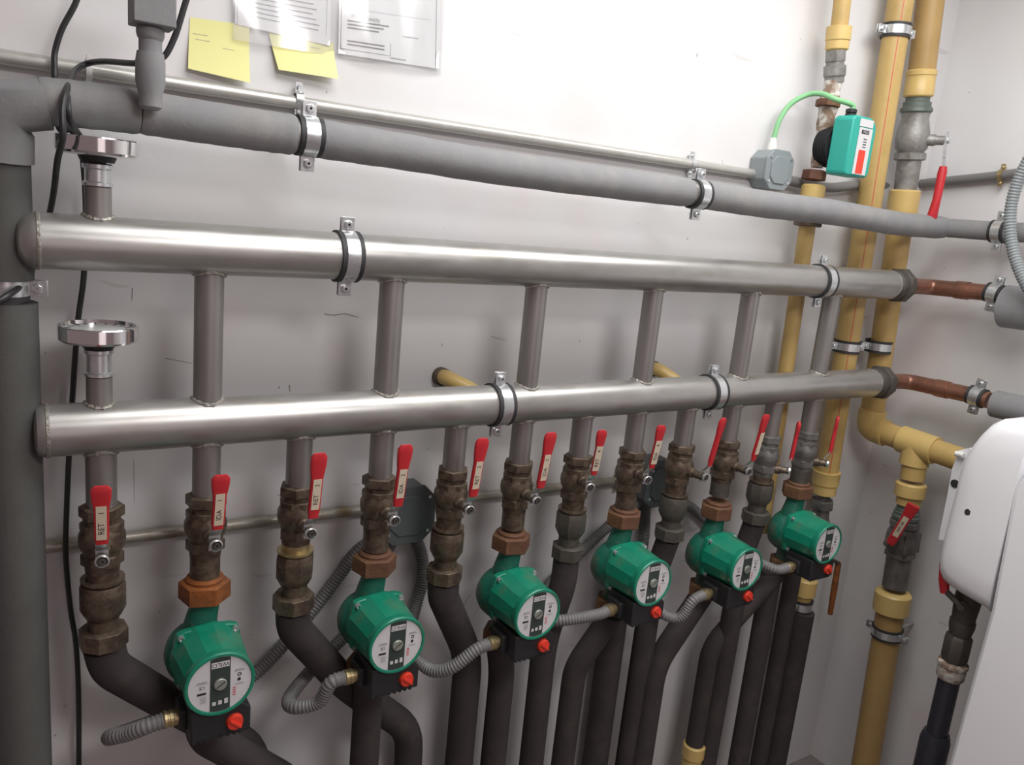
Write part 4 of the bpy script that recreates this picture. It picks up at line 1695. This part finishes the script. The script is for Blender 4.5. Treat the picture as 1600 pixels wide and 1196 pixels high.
tag(b.build('notice_sheet', ['paper', 'ink', 'inkg']), 'white printed notice with boxed text, right one in the plastic sleeve',
    'sheet of paper', 'sheets in the plastic sleeve')
film = lambda u, v: .008 + .0035 * sin(u * 11 + v * 4) * (1 - v) + .002 * sin(u * 23)
b, _ = sheet([(360, -100), (692, -60), (688, 116), (362, 63)], film, 's', None, n=24)
tag(b.build('plastic_sleeve', 'film'), 'clear glossy plastic sleeve over the two notice sheets', 'plastic sleeve')

# ------------------------------------------------------------------ white appliance at the right
XS = 1.62
prof_px = [(1600, 655), (1570, 655), (1552, 663), (1537, 677), (1525, 692), (1513, 712), (1504, 735), (1497, 765), (1487, 805), (1477, 845),
           (1471, 875), (1471, 892), (1476, 905), (1487, 916), (1505, 928), (1527, 941), (1545, 951)]
prof = [atx(x, y, XS) for x, y in prof_px]
sm0, sm1 = atx(1573, 820, XS), atx(1545, 951, XS)
yf = (sm0.y + sm1.y) / 2
t = thing('water_heater', (WX - .15, yf - .1, .6), 'white enamelled water heater with rounded back, cut by the right edge', 'water heater')
prof = [atx(x, y, XS + .030) for x, y in prof_px]
yf2 = atx(1573, 820, XS).y
poly = [p for p in prof if p.y > yf + .004]
topz = prof[0].z
poly = [Vector((XS, yf, topz))] + poly + [Vector((XS, yf, prof[-1].z - .006))]
zmid = .5 * (topz + prof[-1].z)
b = MB()
vs, fs = [], []
rings = [(WX - .001, 1.0), (XS + .055, 1.0), (XS + .030, 1.0), (XS + .016, .972), (XS + .006, .925), (XS - .001, .84),
         (XS - .005, .62), (XS - .006, .25)]
npol = len(poly)
for xr, k_ in rings:
    for p in poly:
        vs.append(Vector((xr, yf + (p.y - yf) * k_, zmid + (p.z - zmid) * k_)))
for r_i in range(len(rings) - 1):
    for k in range(npol):
        k2 = (k + 1) % npol
        fs.append((r_i * npol + k, (r_i + 1) * npol + k, (r_i + 1) * npol + k2, r_i * npol + k2))
fs.append(tuple(range((len(rings) - 1) * npol, len(rings) * npol)))
b.add(vs, fs)
hb = b.build('tank_body', 'white', t, sharp=60)
# front cover reaching lower, closer to the viewer
b = MB()
lo_p = atx(1480, 1196, XS - .008)
up_p = atx(1547, 952, XS - .008)
tp_p = atx(1584, 760, XS - .008)
ext = lo_p + (lo_p - up_p) * .5
pts = [(ext.y, ext.z), (lo_p.y, lo_p.z), (up_p.y, up_p.z), (tp_p.y, tp_p.z), (yf - .05, topz - .03), (yf - .10, topz + .002),
       (yf - .55, topz + .002), (yf - .55, ext.z)]
b.prism([(XS - .008, y_, z_) for y_, z_ in pts], (WX - XS + .007, 0, 0))
b.build('front_cover', 'white', t, bevel=.010, sharp=40)
# back plate with slot
b = MB()
bp = [atx(x, y, XS + .075) for x, y in ((1516, 700), (1498, 704), (1488, 732), (1479, 780), (1466, 843), (1500, 850), (1530, 720))]
b.prism(bp, (.006, 0, 0))
b.build('back_plate', 'white', t)
hp = atx(1492, 756, XS + .0745)
b = MB().lathe(hp, -EX, [(.0095, 0), (.0095, .0012)], 16)
lab(b.build('mounting_hole', 'cut', t), 'dark oval mounting hole')
hp = atx(1513, 801, XS - .0035)
b = MB().lathe(hp, -EX, [(.0075, -.006), (.0075, .0014), (.0060, .0016)], 20)
lab(b.build('screw_hole', 'cut', t), 'small dark round screw hole')
hp = atx(1500, 711, XS + .068)
b = MB().lathe(hp - EY * .008, EY, [(.006, 0), (.006, .006), (.004, .007), (.006, .008), (.006, .018)], 14)
b.build('hinge_pin', 'wplast', t)

# valve assembly below the tank
XV = 1.70
vb = atx(1505, 940, XV)
vl = [atx(1486, 1050, XV), atx(1462, 1196, XV)]
Yv = vl[0].y
Xv = XV
zf_ = lambda py, px: atx(px, py, XV).z
t = thing('ball_valve', (Xv, Yv, zf_(1050, 1486)), 'blackened valve with short red lever below the white heater', 'valve')
za_, zb_, zc2, zd_, ze_ = zf_(905, 1508), zf_(965, 1500), zf_(990, 1492), zf_(1032, 1488), zf_(1065, 1485)
b = MB()
b.lathe((Xv, Yv, 0), EZ, [(.020, za_ + .06), (.020, za_)], 20)
b.hexa((Xv, Yv, 0), EZ, .030, za_ - .022, za_, .2, .002)
b.lathe((Xv, Yv, 0), EZ, [(.024, zb_ - .004), (.028, (za_ + zb_) / 2), (.026, za_ - .02)], 22)
b.lathe((Xv, Yv, 0), EZ, [(.022, zc2), (.027, zb_ - .016), (.027, zb_ - .004)], 22)
b.build('body', 'iron', t)
b = MB()
b.lathe((Xv, Yv, 0), EZ, [(.024, zd_ - .002), (.030, zd_ + .012), (.030, zc2 - .006), (.024, zc2 + .002)], 8)
b.build('union', 'iron', t)
nv = Vector((-.75, -.15, 0)).normalized()
vo = Vector((Xv, Yv, (za_ + zb_) / 2 - .004))
b = MB().lathe(vo, nv, [(.011, .015), (.011, .034), (.008, .036), (.008, .046)], 14)
b.build('stem_neck', 'iron', t)
k0 = vo + nv * .038
gtp = atx(1474, 880, k0.x)
gbt = atx(1476, 925, k0.x)
b = MB().tube([k0 + nv * .002, gbt + EZ * .004], .007, 10)
lo_ = b.build('lever', 'iron', t)
b = MB().tube([gbt - EZ * .003, gbt.lerp(gtp, .4), gtp], [.009, .0115, .008], 12)
lab(b.build('grip', 'redv', lo_), 'red vinyl grip')
t = thing('black_pipe', (Xv, Yv, .05), 'glossy black pipe with white hemp sealed nut, under the white heater', 'pipe')
b = MB()
b.lathe((Xv, Yv, 0), EZ, [(.026, ze_ + .006), (.030, ze_ + .012), (.030, zd_ - .012), (.033, zd_ - .010), (.033, zd_ - .004), (.024, zd_)], 20)
lab(b.build('sealed_nut', 'plaster', t), 'whitish paste covered nut')
ff = zf_(1150, 1472)
MB().lathe((Xv, Yv, 0), EZ, [(.0235, .05), (.0235, ze_ + .008)], 26).build('pipe', 'blackpipe', t)
b = MB().lathe((Xv, Yv, 0), EZ, [(.030, ff - .12), (.033, ff - .11), (.033, ff - .02), (.028, ff)], 24)
b.build('coupling', 'blackpipe', t)
